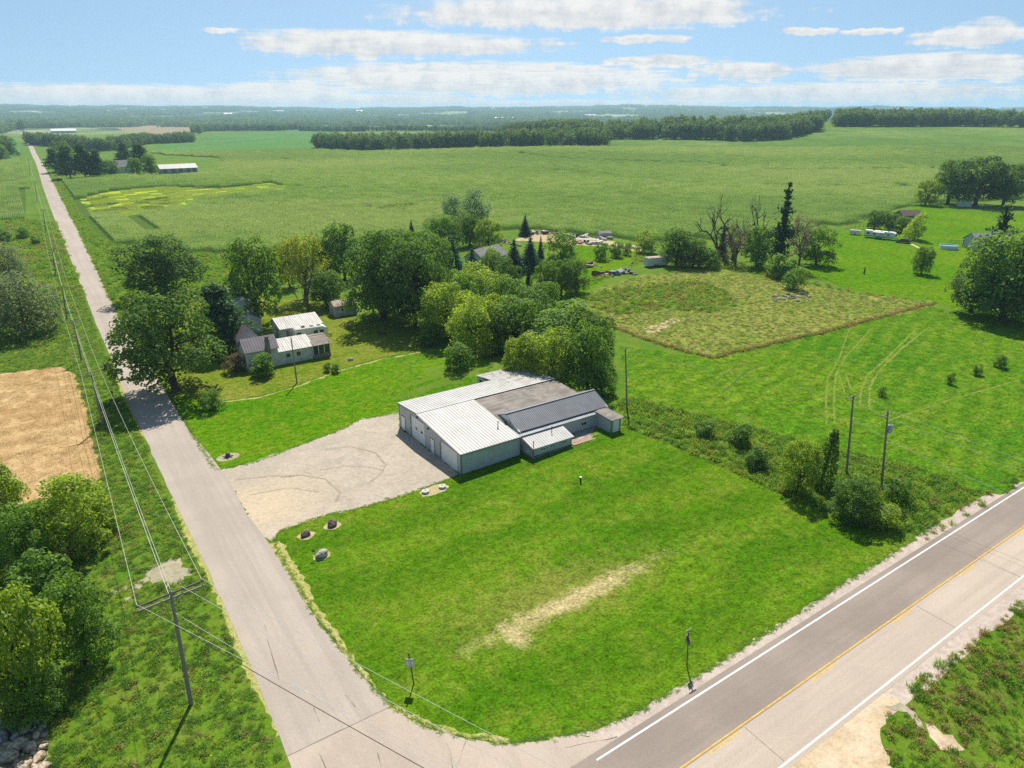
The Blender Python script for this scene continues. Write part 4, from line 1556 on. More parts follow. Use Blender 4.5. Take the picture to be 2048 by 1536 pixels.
    for y in (75.0, 77.6):
        z = 3.62 + .58 * (y - 72.4) / 7.8
        MB().add([(b, y, z + .012), (62.7, y, z + .012), (62.7, y + .05, z + .016), (b, y + .05, z + .016)], [(0, 1, 2, 3)]).build('felt_seam', CONC, fd, True)
    for x, y0, y1 in ((51, 75.1, 77.5), (56.5, 75.1, 77.5), (59, 77.7, 80), (53.5, 77.7, 80.0)):
        z0, z1 = 3.62 + .58 * (y0 - 72.4) / 7.8, 3.62 + .58 * (y1 - 72.4) / 7.8
        MB().add([(x, y0, z0 + .012), (x + .05, y0, z0 + .012), (x + .05, y1, z1 + .012), (x, y1, z1 + .012)], [(0, 1, 2, 3)]).build('felt_seam', CONC, fd, True)
    # grey gabled wing
    GX0, GX1, GY0, GR, GY1 = 48.35, 64.2, 69.15, 72.6, 75.2
    RZ2, EZ = 4.62, 3.12
    MB().prism([(GX0 + .15, GY0 + .1, .0), (GX0 + .15, GY1 - .2, .0), (GX0 + .15, GY1 - .2, 3.4), (GX0 + .15, GR, RZ2 - .1), (GX0 + .15, GY0 + .1, EZ - .05)], (.15, 0, 0)).build('gable_wall', WHITE, r, True)
    MB().prism([(GX1 - .3, GY0 + .1, .0), (GX1 - .3, GY1 - .2, .0), (GX1 - .3, GY1 - .2, 3.4), (GX1 - .3, GR, RZ2 - .1), (GX1 - .3, GY0 + .1, EZ - .05)], (.15, 0, 0)).build('gable_wall', SIDE, r, True)
    sw = MB().box(GX0 + .3, GX1 - .3, GY0 + .02, GY0 + .2, .0, 2.80).build('wing_wall', SIDE, r, True)
    rb = MB()
    for x in np.arange(55.2, 61.6, .3):
        rb.box(x - .02, x + .02, GY0, GY0 + .022, .6, 2.76)
    o = rb.build('cladding_rib', SIDE, sw, True)
    o['kind'] = 'stuff'
    g = MB()
    g.slab([(GX0, GY0 + .25, EZ), (GX1, GY0 + .25, EZ), (GX1, GR, RZ2), (GX0, GR, RZ2)], .1)
    g.slab([(GX0, GR + .001, RZ2), (GX1, GR + .001, RZ2), (GX1, GY1, 3.55), (GX0, GY1, 3.55)], .1)
    gr = g.build('grey_roof', ROOFG, r, True)
    rb = MB()
    for x in np.arange(GX0 + .12, GX1, .3):
        y0, y1, z0, z1, w, h = GY0 + .25, GR, EZ, RZ2, .028, .04
        rb.add([(x - w, y0, z0), (x + w, y0, z0), (x + w, y1, z1), (x - w, y1, z1), (x - w * .5, y0, z0 + h), (x + w * .5, y0, z0 + h), (x + w * .5, y1, z1 + h), (x - w * .5, y1, z1 + h)], [(4, 5, 6, 7), (0, 4, 7, 3), (1, 2, 6, 5), (0, 1, 5, 4)])
    o = rb.build('roof_rib', ROOFG, gr, True)
    o['kind'] = 'stuff'
    MB().box(GX0 - .02, GX1 + .02, GR - .14, GR + .14, RZ2 + .015, RZ2 + .06).build('ridge_cap', ROOFG, gr, True)
    MB().box(GX0, 62.1, GY0 + .17, GY0 + .245, EZ - .16, EZ + .02).build('eave_shadow_strip', DARK, gr, True)  # dark strip added to paint the shade under the upper roof's overhang
    sk = MB().slab([(GX0 - .1, GY0 - .38, 2.76), (62.0, GY0 - .38, 2.76), (62.0, GY0 + .3, 2.98), (GX0 - .1, GY0 + .3, 2.98)], .06).build('roof_skirt', ROOFSK, r, True)
    rb = MB()
    for x in np.arange(GX0, 61.9, .3):
        rb.add([(x, GY0 - .38, 2.762), (x + .05, GY0 - .38, 2.762), (x + .05, GY0 + .3, 2.982), (x, GY0 + .3, 2.982), (x + .025, GY0 - .38, 2.80), (x + .025, GY0 + .3, 3.02)], [(0, 4, 5, 3), (1, 2, 5, 4), (0, 1, 4)])
    o = rb.build('roof_rib', ROOFSK, sk, True)
    o['kind'] = 'stuff'
    MB().box(GX0 - .02, GX0 + .13, 71.4, 71.75, 3.42, 4.0).build('gable_vent', CONC, r, True)

    def window(parent, x0, x1, y, z0, z1, along='x', n=2):
        f = MB()
        t = .07
        if along == 'x':
            f.box(x0, x1, y - .05, y, z0, z0 + t).box(x0, x1, y - .05, y, z1 - t, z1)
            xs = np.linspace(x0, x1 - t, n + 1)
            for q in xs:
                f.box(q, q + t, y - .048, y, z0 + t, z1 - t)
        wdw = f.build('window', WHITE, parent, True)
        for i in range(n):
            MB().box(xs[i] + t, xs[i + 1], y - .02, y - .005, z0 + t, z1 - t).build('pane', GLASS, wdw, True)
        return wdw
    window(sw, 59.0, 60.0, GY0 + .02, 1.30, 1.92)
    # lean-to annex
    AX0, AX1, AY = 48.6, 55.0, 66.35
    an = MB()
    an.prism([(AX0, AY, .3), (AX0, GY0, .3), (AX0, GY0, 2.55), (AX0, AY, 1.82)], (.15, 0, 0))
    an.prism([(AX1 - .15, AY, .3), (AX1 - .15, GY0, .3), (AX1 - .15, GY0, 2.55), (AX1 - .15, AY, 1.82)], (.15, 0, 0))
    an.box(AX0 + .15, AX1 - .15, AY, AY + .15, .72, 1.82)
    aw = an.build('annex_wall', SIDE, r, True)
    rb = MB()
    for x in np.arange(AX0 + .3, AX1 - .1, .3):
        rb.box(x - .02, x + .02, AY - .02, AY + .002, .76, 1.78)
    o = rb.build('cladding_rib', SIDE, aw, True)
    o['kind'] = 'stuff'
    for x0 in (49.75, 51.4, 53.35):
        window(aw, x0, x0 + .85 - .1 * (x0 == 51.4), AY - .001, 1.18, 1.6)
    MB().box(AX0 - .03, AX0 + .12, AY - .035, AY + .1, .35, 1.8).build('corner_trim', SIDE2, aw, True)
    MB().box(AX1 - .12, AX1 + .03, AY - .035, AY + .1, .5, 1.8).build('corner_trim', SIDE2, aw, True)
    # rubble footing, stone by stone
    x = AX0 - .05
    while x < AX1:
        w_ = .35 + .3 * random.random()
        b_ = MB().box(x, min(x + w_ - .03, AX1 + .05), AY - .08 - .05 * random.random(), AY + .05, .0, .70 - .06 * random.random())
        b_.build('stone', STONE, aw, True)
        x += w_
    MB().box(AX0 - .08, AX0 + .02, AY + .3, GY0, 0, .5).build('footing', STONE, aw, True)
    ar = MB().slab([(AX0 - .25, AY - .22, 1.90), (AX1 + .3, AY - .22, 1.90), (AX1 + .3, GY0 + .1, 2.68), (AX0 - .25, GY0 + .1, 2.68)], .07).build('annex_roof', ROOFW, r, True)
    rb = MB()
    for x in np.arange(AX0 - .15, AX1 + .25, .4):
        y0, y1, z0, z1 = AY - .22, GY0 + .1, 1.90, 2.68
        rb.add([(x - .03, y0, z0), (x + .03, y0, z0), (x + .03, y1, z1), (x - .03, y1, z1), (x, y0, z0 + .035), (x, y1, z1 + .035)], [(0, 4, 5, 3), (1, 2, 5, 4), (0, 1, 4)])
    o = rb.build('roof_rib', ROOFRIB, ar, True)
    o['kind'] = 'stuff'
    MB().slab([(AX0 - .29, AY - .22, 1.93), (AX0 - .2, AY - .22, 1.93), (AX0 - .2, GY0 + .1, 2.71), (AX0 - .29, GY0 + .1, 2.71)], .14).build('verge_trim', DARK, ar, True)
    for px, py, z in ((48.75, 66.5, 1.95), (52.95, 68.1, 2.4)):
        MB().tube([(px, py, z - .2), (px, py, z + .75)], .05).tube([(px, py, z + .75), (px, py, z + .86)], .085).build('vent_pipe', IRON, ar, True)
    MB().box(AX0 - .09, AX0 - .001, 67.35, 67.75, .75, 1.15).build('meter_box', WHITE, aw, True)
    MB().tube([(46.7, 71.85, 3.2), (46.7, 71.85, 4.15)], .07).tube([(46.7, 71.85, 4.15), (46.7, 71.85, 4.32)], .14).build('flue', GALV, roof, True)
    # entrance shed
    EX0, EX1, EY = 61.75, 63.45, 65.85
    e = MB().box(EX0, EX1, EY, EY + .12, .6, 2.82).box(EX0, EX0 + .12, EY + .12, GY0, .6, 2.84).box(EX1 - .12, EX1, EY + .12, GY0, .6, 2.84)
    ew = e.build('entry_wall', SIDE, r, True)
    rb = MB()
    for y in np.arange(EY + .3, GY0, .3):
        rb.box(EX0 - .02, EX0 + .002, y - .02, y + .02, .8, 2.78)
    o = rb.build('cladding_rib', SIDE, ew, True)
    o['kind'] = 'stuff'
    MB().slab([(EX0 - .25, EY - .3, 2.86), (EX1 + .4, EY - .3, 2.86), (EX1 + .4, GY0 + .35, 3.02), (EX0 - .25, GY0 + .35, 3.02)], .09).build('entry_roof', ROOFD, ew, True)
    for x in (EX0, EX1 - .1):
        MB().box(x - .03, x + .13, EY - .035, EY + .1, .6, 2.78).build('corner_trim', SIDE2, ew, True)
    d = MB().box(EX0 + .35, EX1 - .35, EY - .05, EY - .001, .82, 2.72).build('entry_door', DOORW, ew, True)
    MB().box(EX0 + .52, EX1 - .52, EY - .062, EY - .051, 1.9, 2.55).build('pane', DOORW, d, True)
    MB().box(EX0 + .52, EX1 - .52, EY - .062, EY - .051, 1.0, 1.7).build('panel', DOORW, d, True)
    MB().box(EX0 + .40, EX0 + .46, EY - .09, EY - .051, 1.70, 1.76).build('handle', IRON, d, True)
    MB().box(60.9, 63.6, 64.5, EY - .02, .3, .76).build('stoop', SLABC, r, True)
    pat = MB().box(55.15, 61.7, 66.1, GY0, .2, .70).build('patio', SLABC, r, True)
    for i in range(16):
        MB().box(55.1 + i * .35, 55.1 + i * .35 + .33, 65.85, 66.09, .2, .74).build('brick', BRICK, pat, True)
    for i in range(13):
        for j in range(3):
            MB().box(55.2 + i * .39, 55.2 + i * .39 + .37, 66.12 + j * .3, 66.12 + j * .3 + .28, .70, .725).build('brick', BRICK, pat, True)
    # doors of the gable front
    def man_door(y0, y1, z0, z1):
        d = MB().box(X_ - .05, X_ - .001, y0, y1, z0, z1).build('door', DOORW, r, True)
        f = MB().box(X_ - .06, X_ - .002, y0 - .08, y0 - .001, z0, z1 + .08).box(X_ - .06, X_ - .002, y1 + .001, y1 + .08, z0, z1 + .08).box(X_ - .058, X_ - .002, y0 - .001, y1 + .001, z1 + .001, z1 + .08)
        f.build('frame', SIDE2, d, True)
        MB().box(X_ - .11, X_ - .051, y1 - .12, y1 - .06, z0 + .95, z0 + 1.0).build('handle', IRON, d, True)
    man_door(84.15, 85.3, .08, 2.15)
    man_door(75.42, 76.4, .08, 2.08)
    def over_door(y0, y1, z0, z1, n, wins=()):
        d = MB()
        d.box(X_ - .07, X_ - .002, y0 - .1, y0 - .001, z0, z1 + .12).box(X_ - .07, X_ - .002, y1 + .001, y1 + .1, z0, z1 + .12).box(X_ - .068, X_ - .002, y0 - .001, y1 + .001, z1 + .001, z1 + .12)
        f = d.build('overhead_door', DOORW, r, True)
        hh = (z1 - z0) / n
        for i in range(n):
            MB().box(X_ - .03, X_ - .003, y0, y1, z0 + i * hh + .012, z0 + (i + 1) * hh - .012).build('panel', DOORW, f, True)
        for y in wins:
            MB().box(X_ - .045, X_ - .031, y - .28, y + .28, 1.72, 2.05).build('pane', GLASS, f, True)
        MB().box(X_ - .12, X_ - .072, y1 + .0, y1 + .22, z0, z1 + .1).build('jamb', SIDE2, f, True)
    over_door(78.15, 82.0, .08, 3.30, 6, (80.55, 78.95))
    over_door(69.35, 73.45, .08, 2.66, 5)
    for y, z in ((80.0, 3.82), (76.9, 3.3)):
        MB().box(X_ - .25, X_ - .02, y - .1, y + .1, z - .1, z + .08).build('wall_lamp', DARK, r, True)
    # concrete along the front
    for y0, y1 in ((68.2, 74.4), (74.43, 78.0), (78.03, 82.2), (82.23, 86.2)):
        MB().box(X_ - 2.3 + .25 * (y0 > 74), X_ - .001, y0, y1, -.1, .045 + .004 * (int(y0) % 3)).build('apron_slab', SLABC, r, True)
    return r


build_shop()


# ------------------------------------------------------------------ houses, sheds
ROOFP = flat_mat('roof_mauve_metal', (.215, .185, .205), .45, .4, .08, 1)
ROOFS = flat_mat('roof_old_white_metal', (.52, .505, .48), .55, .3, .12, .7, col2=(.35, .33, .30), streak=(3, .3, 1))
ROOFBR = flat_mat('roof_brown_board', (.30, .255, .215), .9, .1, .25, 1, streak=(.4, 4, 1))
WALLP = flat_mat('wall_pale_grey', (.60, .61, .58), .8, .2, .1, 1.2)
WALLB = flat_mat('wall_blue_grey', (.46, .50, .52), .8, .2, .12, 1.2)
WALLW = flat_mat('wall_white', (.62, .62, .60), .7, .25, .06, 1.2)
SHING = flat_mat('roof_grey_shingle', (.27, .26, .255), .95, .1, .15, 2)
SHINGB = flat_mat('roof_brown_shingle', (.17, .12, .105), .95, .1, .2, 2)
RUSTROOF = flat_mat('roof_rusted', (.50, .46, .40), .8, .2, .2, .9, col2=(.25, .165, .10))
PLUM = flat_mat('weathered_board', (.27, .24, .21), .95, .1, .2, 3)


def gable(parent, x0, x1, y0, y1, z0, ze, zr, wall, roof, axis='x', over=.3, ribs=None, ribmat=None, skip_wall=False, ridge=None):
    """gabled body in the parent's own coordinates; ridge along axis. returns wall, roof"""
    c = ridge if ridge is not None else ((y0 + y1) / 2 if axis == 'x' else (x0 + x1) / 2)
    if axis == 'x':
        sec = lambda x: [(x, y0, z0), (x, y1, z0), (x, y1, ze), (x, c, zr), (x, y0, ze)]
        w = MB().prism(sec(x0), (x1 - x0, 0, 0))
        sl0 = (zr - ze) / (c - y0)
        sl1 = (zr - ze) / (y1 - c)
        A = [(x0 - over, y0 - over, ze - over * sl0 + .1), (x1 + over, y0 - over, ze - over * sl0 + .1), (x1 + over, c, zr + .1), (x0 - over, c, zr + .1)]
        B = [(x0 - over, c + .001, zr + .1), (x1 + over, c + .001, zr + .1), (x1 + over, y1 + over, ze - over * sl1 + .1), (x0 - over, y1 + over, ze - over * sl1 + .1)]
    else:
        sec = lambda y: [(x0, y, z0), (x1, y, z0), (x1, y, ze), (c, y, zr), (x0, y, ze)]
        w = MB().prism(sec(y0), (0, y1 - y0, 0))
        sl0 = (zr - ze) / (c - x0)
        sl1 = (zr - ze) / (x1 - c)
        A = [(x0 - over, y1 + over, ze - over * sl0 + .1), (x0 - over, y0 - over, ze - over * sl0 + .1), (c, y0 - over, zr + .1), (c, y1 + over, zr + .1)]
        B = [(c + .001, y1 + over, zr + .1), (c + .001, y0 - over, zr + .1), (x1 + over, y0 - over, ze - over * sl1 + .1), (x1 + over, y1 + over, ze - over * sl1 + .1)]
    wo = None if skip_wall else w.build('wall', wall, parent)
    ro = MB().slab(A, .09).slab(B, .09).build('roof', roof, parent)
    if ribs:
        rb = MB()
        for q in (A, B):
            a, b, c2, d = [np.array(v) for v in q]
            n = int(np.linalg.norm(b - a) / ribs)
            for i in range(1, n):
                t = i / n
                p0, p1 = a + (b - a) * t, d + (c2 - d) * t
                e = (b - a) / np.linalg.norm(b - a) * .03
                rb.add([p0 - e, p0 + e, p1 + e, p1 - e, p0 + [0, 0, .045], p1 + [0, 0, .045]], [(0, 4, 5, 3), (1, 2, 5, 4), (0, 1, 4)])
        o = rb.build('roof_rib', ribmat or roof, ro)
        o['kind'] = 'stuff'
    return wo, ro


def wind(parent, c, w, h, face, frame=WHITE, pane=GLASS, name='window', n=1):
    """window or door on a wall; face: unit normal axis '-y','+y','-x','+x'"""
    x, y, z = c
    s = -1 if face[0] == '-' else 1
    f = MB()
    t = .07
    if face[1] == 'y':
        y2 = y + s * .05
        lo, hi = min(y, y2), max(y, y2)
        f.box(x - w / 2, x + w / 2, lo, hi, z - h / 2, z - h / 2 + t).box(x - w / 2, x + w / 2, lo, hi, z + h / 2 - t, z + h / 2)
        f.box(x - w / 2, x - w / 2 + t, lo, hi, z - h / 2 + t, z + h / 2 - t).box(x + w / 2 - t, x + w / 2, lo, hi, z - h / 2 + t, z + h / 2 - t)
        o = f.build(name, frame, parent)
        a, b = sorted((y + s * .004, y + s * .025))
        MB().box(x - w / 2 + t, x + w / 2 - t, a, b, z - h / 2 + t, z + h / 2 - t).build('pane', pane, o)
    else:
        x2 = x + s * .05
        lo, hi = min(x, x2), max(x, x2)
        f.box(lo, hi, y - w / 2, y + w / 2, z - h / 2, z - h / 2 + t).box(lo, hi, y - w / 2, y + w / 2, z + h / 2 - t, z + h / 2)
        f.box(lo, hi, y - w / 2, y - w / 2 + t, z - h / 2 + t, z + h / 2 - t).box(lo, hi, y + w / 2 - t, y + w / 2, z - h / 2 + t, z + h / 2 - t)
        o = f.build(name, frame, parent)
        a, b = sorted((x + s * .004, x + s * .025))
        MB().box(a, b, y - w / 2 + t, y + w / 2 - t, z - h / 2 + t, z + h / 2 - t).build('pane', pane, o)
    return o


def farmhouse():
    r = empty('farmhouse', (26.9, 122.4, 0), 0, 'old grey farmhouse with mauve metal roof, chimney and long white roofed wing', 'house')
    # main block: local x 0..5.6, y 0..4.6
    w, ro = gable(r, 0, 5.6, 0, 4.4, -.1, 3.55, 5.3, WALLP, ROOFP, 'x', .25, .45)
    MB().box(-.03, .12, -.05, .1, 0, 3.4).build('downpipe', WHITE, r)
    # cross gable at the back
    gable(r, .5, 4.2, 4.41, 9, -.1, 3.9, 6.1, WALLP, ROOFP, 'y', .25, .45)
    ch = MB().box(3.55, 4.25, -.35, .35, 0, 5.3).box(3.65, 4.15, -.25, .25, 5.301, 5.75).build('chimney', flat_mat('chimney_block', (.23, .215, .20), .95, .1, .2, 4), r)
    MB().box(3.6, 4.2, -.3, .3, 5.751, 5.85).build('chimney_cap', SHINGB, ch)
    wind(w, (-.001, 1.6, 1.6), .8, 1.2, '-x')
    # wing
    w2, r2 = gable(r, 5.61, 11.9, .2, 6.2, -.1, 2.55, 3.7, WALLP, ROOFS, 'x', .3, .42, ROOFRIB, ridge=4.2)
    wind(w2, (7.4, .199, 1.55), .9, .9, '-y')
    wind(w2, (9.3, .199, 1.55), .9, .9, '-y')
    wind(w2, (8.35, .199, 1.0), .9, 1.9, '-y', WHITE, WALLW, 'door')
    # porch with board roof
    pr = MB().slab([(11.95, -.35, 2.62), (15.7, -.35, 2.62), (15.5, 4.1, 3.55), (11.95, 4.1, 3.55)], .08).build('porch_roof', ROOFBR, r)
    for i in range(7):
        y = -.3 + i * .62
        z = 2.635 + (y + .35) * .93 / 4.45
        MB().slab([(11.97, y, z), (15.6, y, z), (15.55, y + .56, z + .13), (11.97, y + .56, z + .13)], .03).build('board', ROOFBR, pr)
    w3 = MB().box(11.91, 15.3, .0, .12, 0, .8).box(15.18, 15.3, .12, 3.9, 0, 2.9).box(11.91, 15.3, 3.9, 4.0, 0, 3.3).build('porch_wall', PLUM, r)
    for x in (11.95, 13.0, 14.1, 15.2):
        MB().box(x - .06, x + .06, -.03, .09, .801, 2.55).build('post', WHITE, r)
    MB().box(12.05, 12.9, .02, .08, .05, 2.4).build('porch_door', DARK, r)
    for x0, x1 in ((13.07, 14.03), (14.17, 15.13)):
        MB().box(x0, x1, .03, .06, .802, 2.5).build('pane', GLASS, w3)
    return r


farmhouse()


def garage():
    r = empty('garage', (37.2, 136.4, 0), 0, 'low garage with streaky white metal roof behind the farmhouse', 'garage')
    w, ro = gable(r, .2, 8.4, .2, 6.6, -.1, 2.5, 3.7, WALLB, ROOFS, 'x', .35, .4, ROOFRIB, ridge=4.4)
    wind(w, (.199, 3, 1.1), 2.4, 2.1, '-x', WHITE, PLUM, 'garage_door')
    wind(w, (1.5, .199, 1.1), .9, 2.0, '-y', WHITE, PLUM, 'door')
    r = empty('garden_shed', (52.6, 147.1, 0), 0, 'small pale shed with rust patched roof under the big trees', 'shed')
    w, ro = gable(r, 0, 5.2, 0, 3.6, -.1, 2.5, 3.3, WALLB, RUSTROOF, 'x', .25, .45)
    wind(w, (-.001, 1.8, 1.0), .9, 1.9, '-x', WALLW, PLUM, 'door')
    wind(w, (1.7, -.001, 1.5), .7, .7, '-y')
    r = empty('tall_shed', (32.5, 150.0, 0), 0, 'tall narrow grey shed with pale cap roof behind the road pine', 'shed')
    w, ro = gable(r, 0, 3.4, 0, 5.5, -.1, 5.6, 6.4, WALLB, ROOFS, 'y', .2, .4, ROOFRIB)
    wind(w, (1.7, -.001, 3.6), .8, 1.0, '-y')
    MB().box(1.3, 1.8, 2.2, 2.8, 6.2, 6.75).build('roof_hatch', DARK, ro)
    lean, lr = gable(r, 0, 3.4, -5.0, -.01, -.1, 2.7, 3.5, WALLB, ROOFS, 'y', .15, .4, ROOFRIB)


garage()


def camper(name, loc, rz, L, label, style):
    """travel trailer, long axis local x, side facing -y"""
    r = empty(name, loc, rz, label, 'camper')
    Wd, Hh, z0 = 2.4, 2.7, .55
    prof = [(0, z0), (L - .9, z0), (L, z0 + .8), (L - .25, Hh - .35), (L - .9, Hh), (.15, Hh), (0, Hh - .3)]
    body = MB().prism([(x, 0, z) for x, z in prof], (0, Wd, 0)).build('body', WHITE, r)
    MB().box(.2, L - 1.0, .08, Wd - .08, Hh + .002, Hh + .05).build('roof', ROOFS if style else WHITE, r)
    for i, x in enumerate((L * .25, L * .5, L * .72)):
        MB().box(x, x + .6, .9, 1.5, Hh + .051, Hh + .28).build('roof_unit', CONC if i else DARK, r)
    stripe = flat_mat('camper_stripe', (.06, .065, .07) if style else (.10, .22, .20), .5, .4, .1, 3)
    MB().box(.05, L - .6, -.012, -.001, z0 + .12, z0 + .42).build('stripe', stripe, body)
    if style:
        MB().prism([(L * .1, -.014, 1.05), (L * .42, -.014, 1.05), (L * .52, -.014, 1.5), (L * .2, -.014, 1.5)], (0, .012, 0)).build('swoosh', stripe, body)
    wp = [(.14, 1.0), (.34, .8), (.78, .7)] if not style else [(.12, .9), (.62, .8), (.8, .8)]
    for f, w in wp:
        wind(body, (L * f, -.001, 1.75), w, .62, '-y', DARK if style else flat_mat('camper_trim', (.09, .2, .17), .5, .4, .05, 3))
    d = wind(body, (L * .56 if not style else L * .7, -.001, 1.45), .7, 1.75, '-y', DARK, WHITE if not style else WHITE, 'door')
    wind(body, (L - .02, 1.2, 1.75), 1.4, .7, '+x', DARK)
    for x in (L * .42, L * .42 + .85):
        for y in (.12, Wd - .12):
            wh = MB().tube([(x, y - .1, .34), (x, y + .1, .34)], .34, 14).build('wheel', DARK, r)
            MB().tube([(x, y - .105, .34), (x, y + .105, .34)], .17, 10).build('rim', GALV, wh)
    MB().tube([(L - .5, .5, .55), (L + .9, 1.2, .5)], .05).tube([(L - .5, 1.9, .55), (L + .9, 1.2, .5)], .05).box(L + .75, L + .9, 1.1, 1.3, 0, .5).build('hitch', IRON, r)
    if not style:
        aw = MB().slab([(L * .3, -1.0, 2.45), (L * .66, -1.0, 2.45), (L * .66, -.01, 2.62), (L * .3, -.01, 2.62)], .03).build('awning', WALLW, r)
        MB().tube([(L * .31, -.95, 2.42), (L * .31, -.05, .9)], .02).tube([(L * .65, -.95, 2.42), (L * .65, -.05, .9)], .02).build('strut', GALV, aw)
    return r


camper('camper', (39.2, 133.6, 0), math.radians(-4), 6.6, 'white camper with black stripes parked beside the garage', 1)
camper('camper', (251.0, 140.6, 0), math.radians(-77), 10.6, 'long white camper with green window trim on the far lawn', 0)


def suv(loc, rz):
    r = empty('parked_car', loc, rz, 'dark grey estate car parked by the far camper', 'car')
    paint = flat_mat('car_paint_grey', (.055, .06, .075), .25, .6, .05, 2)
    prof = [(0, .35), (.05, .8), (.35, .95), (1.05, 1.02), (1.75, 1.55), (3.7, 1.6), (4.5, 1.1), (4.62, .9), (4.65, .4)]
    body = MB().prism([(x, 0, z) for x, z in prof], (0, 1.8, 0)).build('body', paint, r)
    for y, t in ((-.012, -1), (1.801, 1)):
        for a, b, c, d in ((1.45, 1.85, 2.55, 2.55), (2.62, 2.62, 3.55, 3.55), (3.62, 3.62, 3.75, 4.2)):
            MB().prism([(a if a > 1.45 else 1.35, y, 1.08), (b, y, 1.46), (c, y, 1.5), (d, y, 1.08)], (0, .011, 0)).build('side_window', GLASS, body)
    MB().add([(1.08, .15, 1.06), (1.08, 1.65, 1.06), (1.72, 1.6, 1.55), (1.72, .2, 1.55)], [(0, 1, 2, 3)]).build('windscreen', GLASS, body)
    for x in (.9, 3.7):
        for y in (.08, 1.72):
            wh = MB().tube([(x, y - .12, .34), (x, y + .12, .34)], .34, 14).build('wheel', DARK, r)
            MB().tube([(x, y - .125, .34), (x, y + .125, .34)], .2, 10).build('rim', GALV, wh)
    for y in (.2, 1.4):
        MB().box(-.02, .06, y, y + .25, .62, .78).build('headlight', WHITE, r)


suv((249.6, 128.0, 0), math.radians(-72))


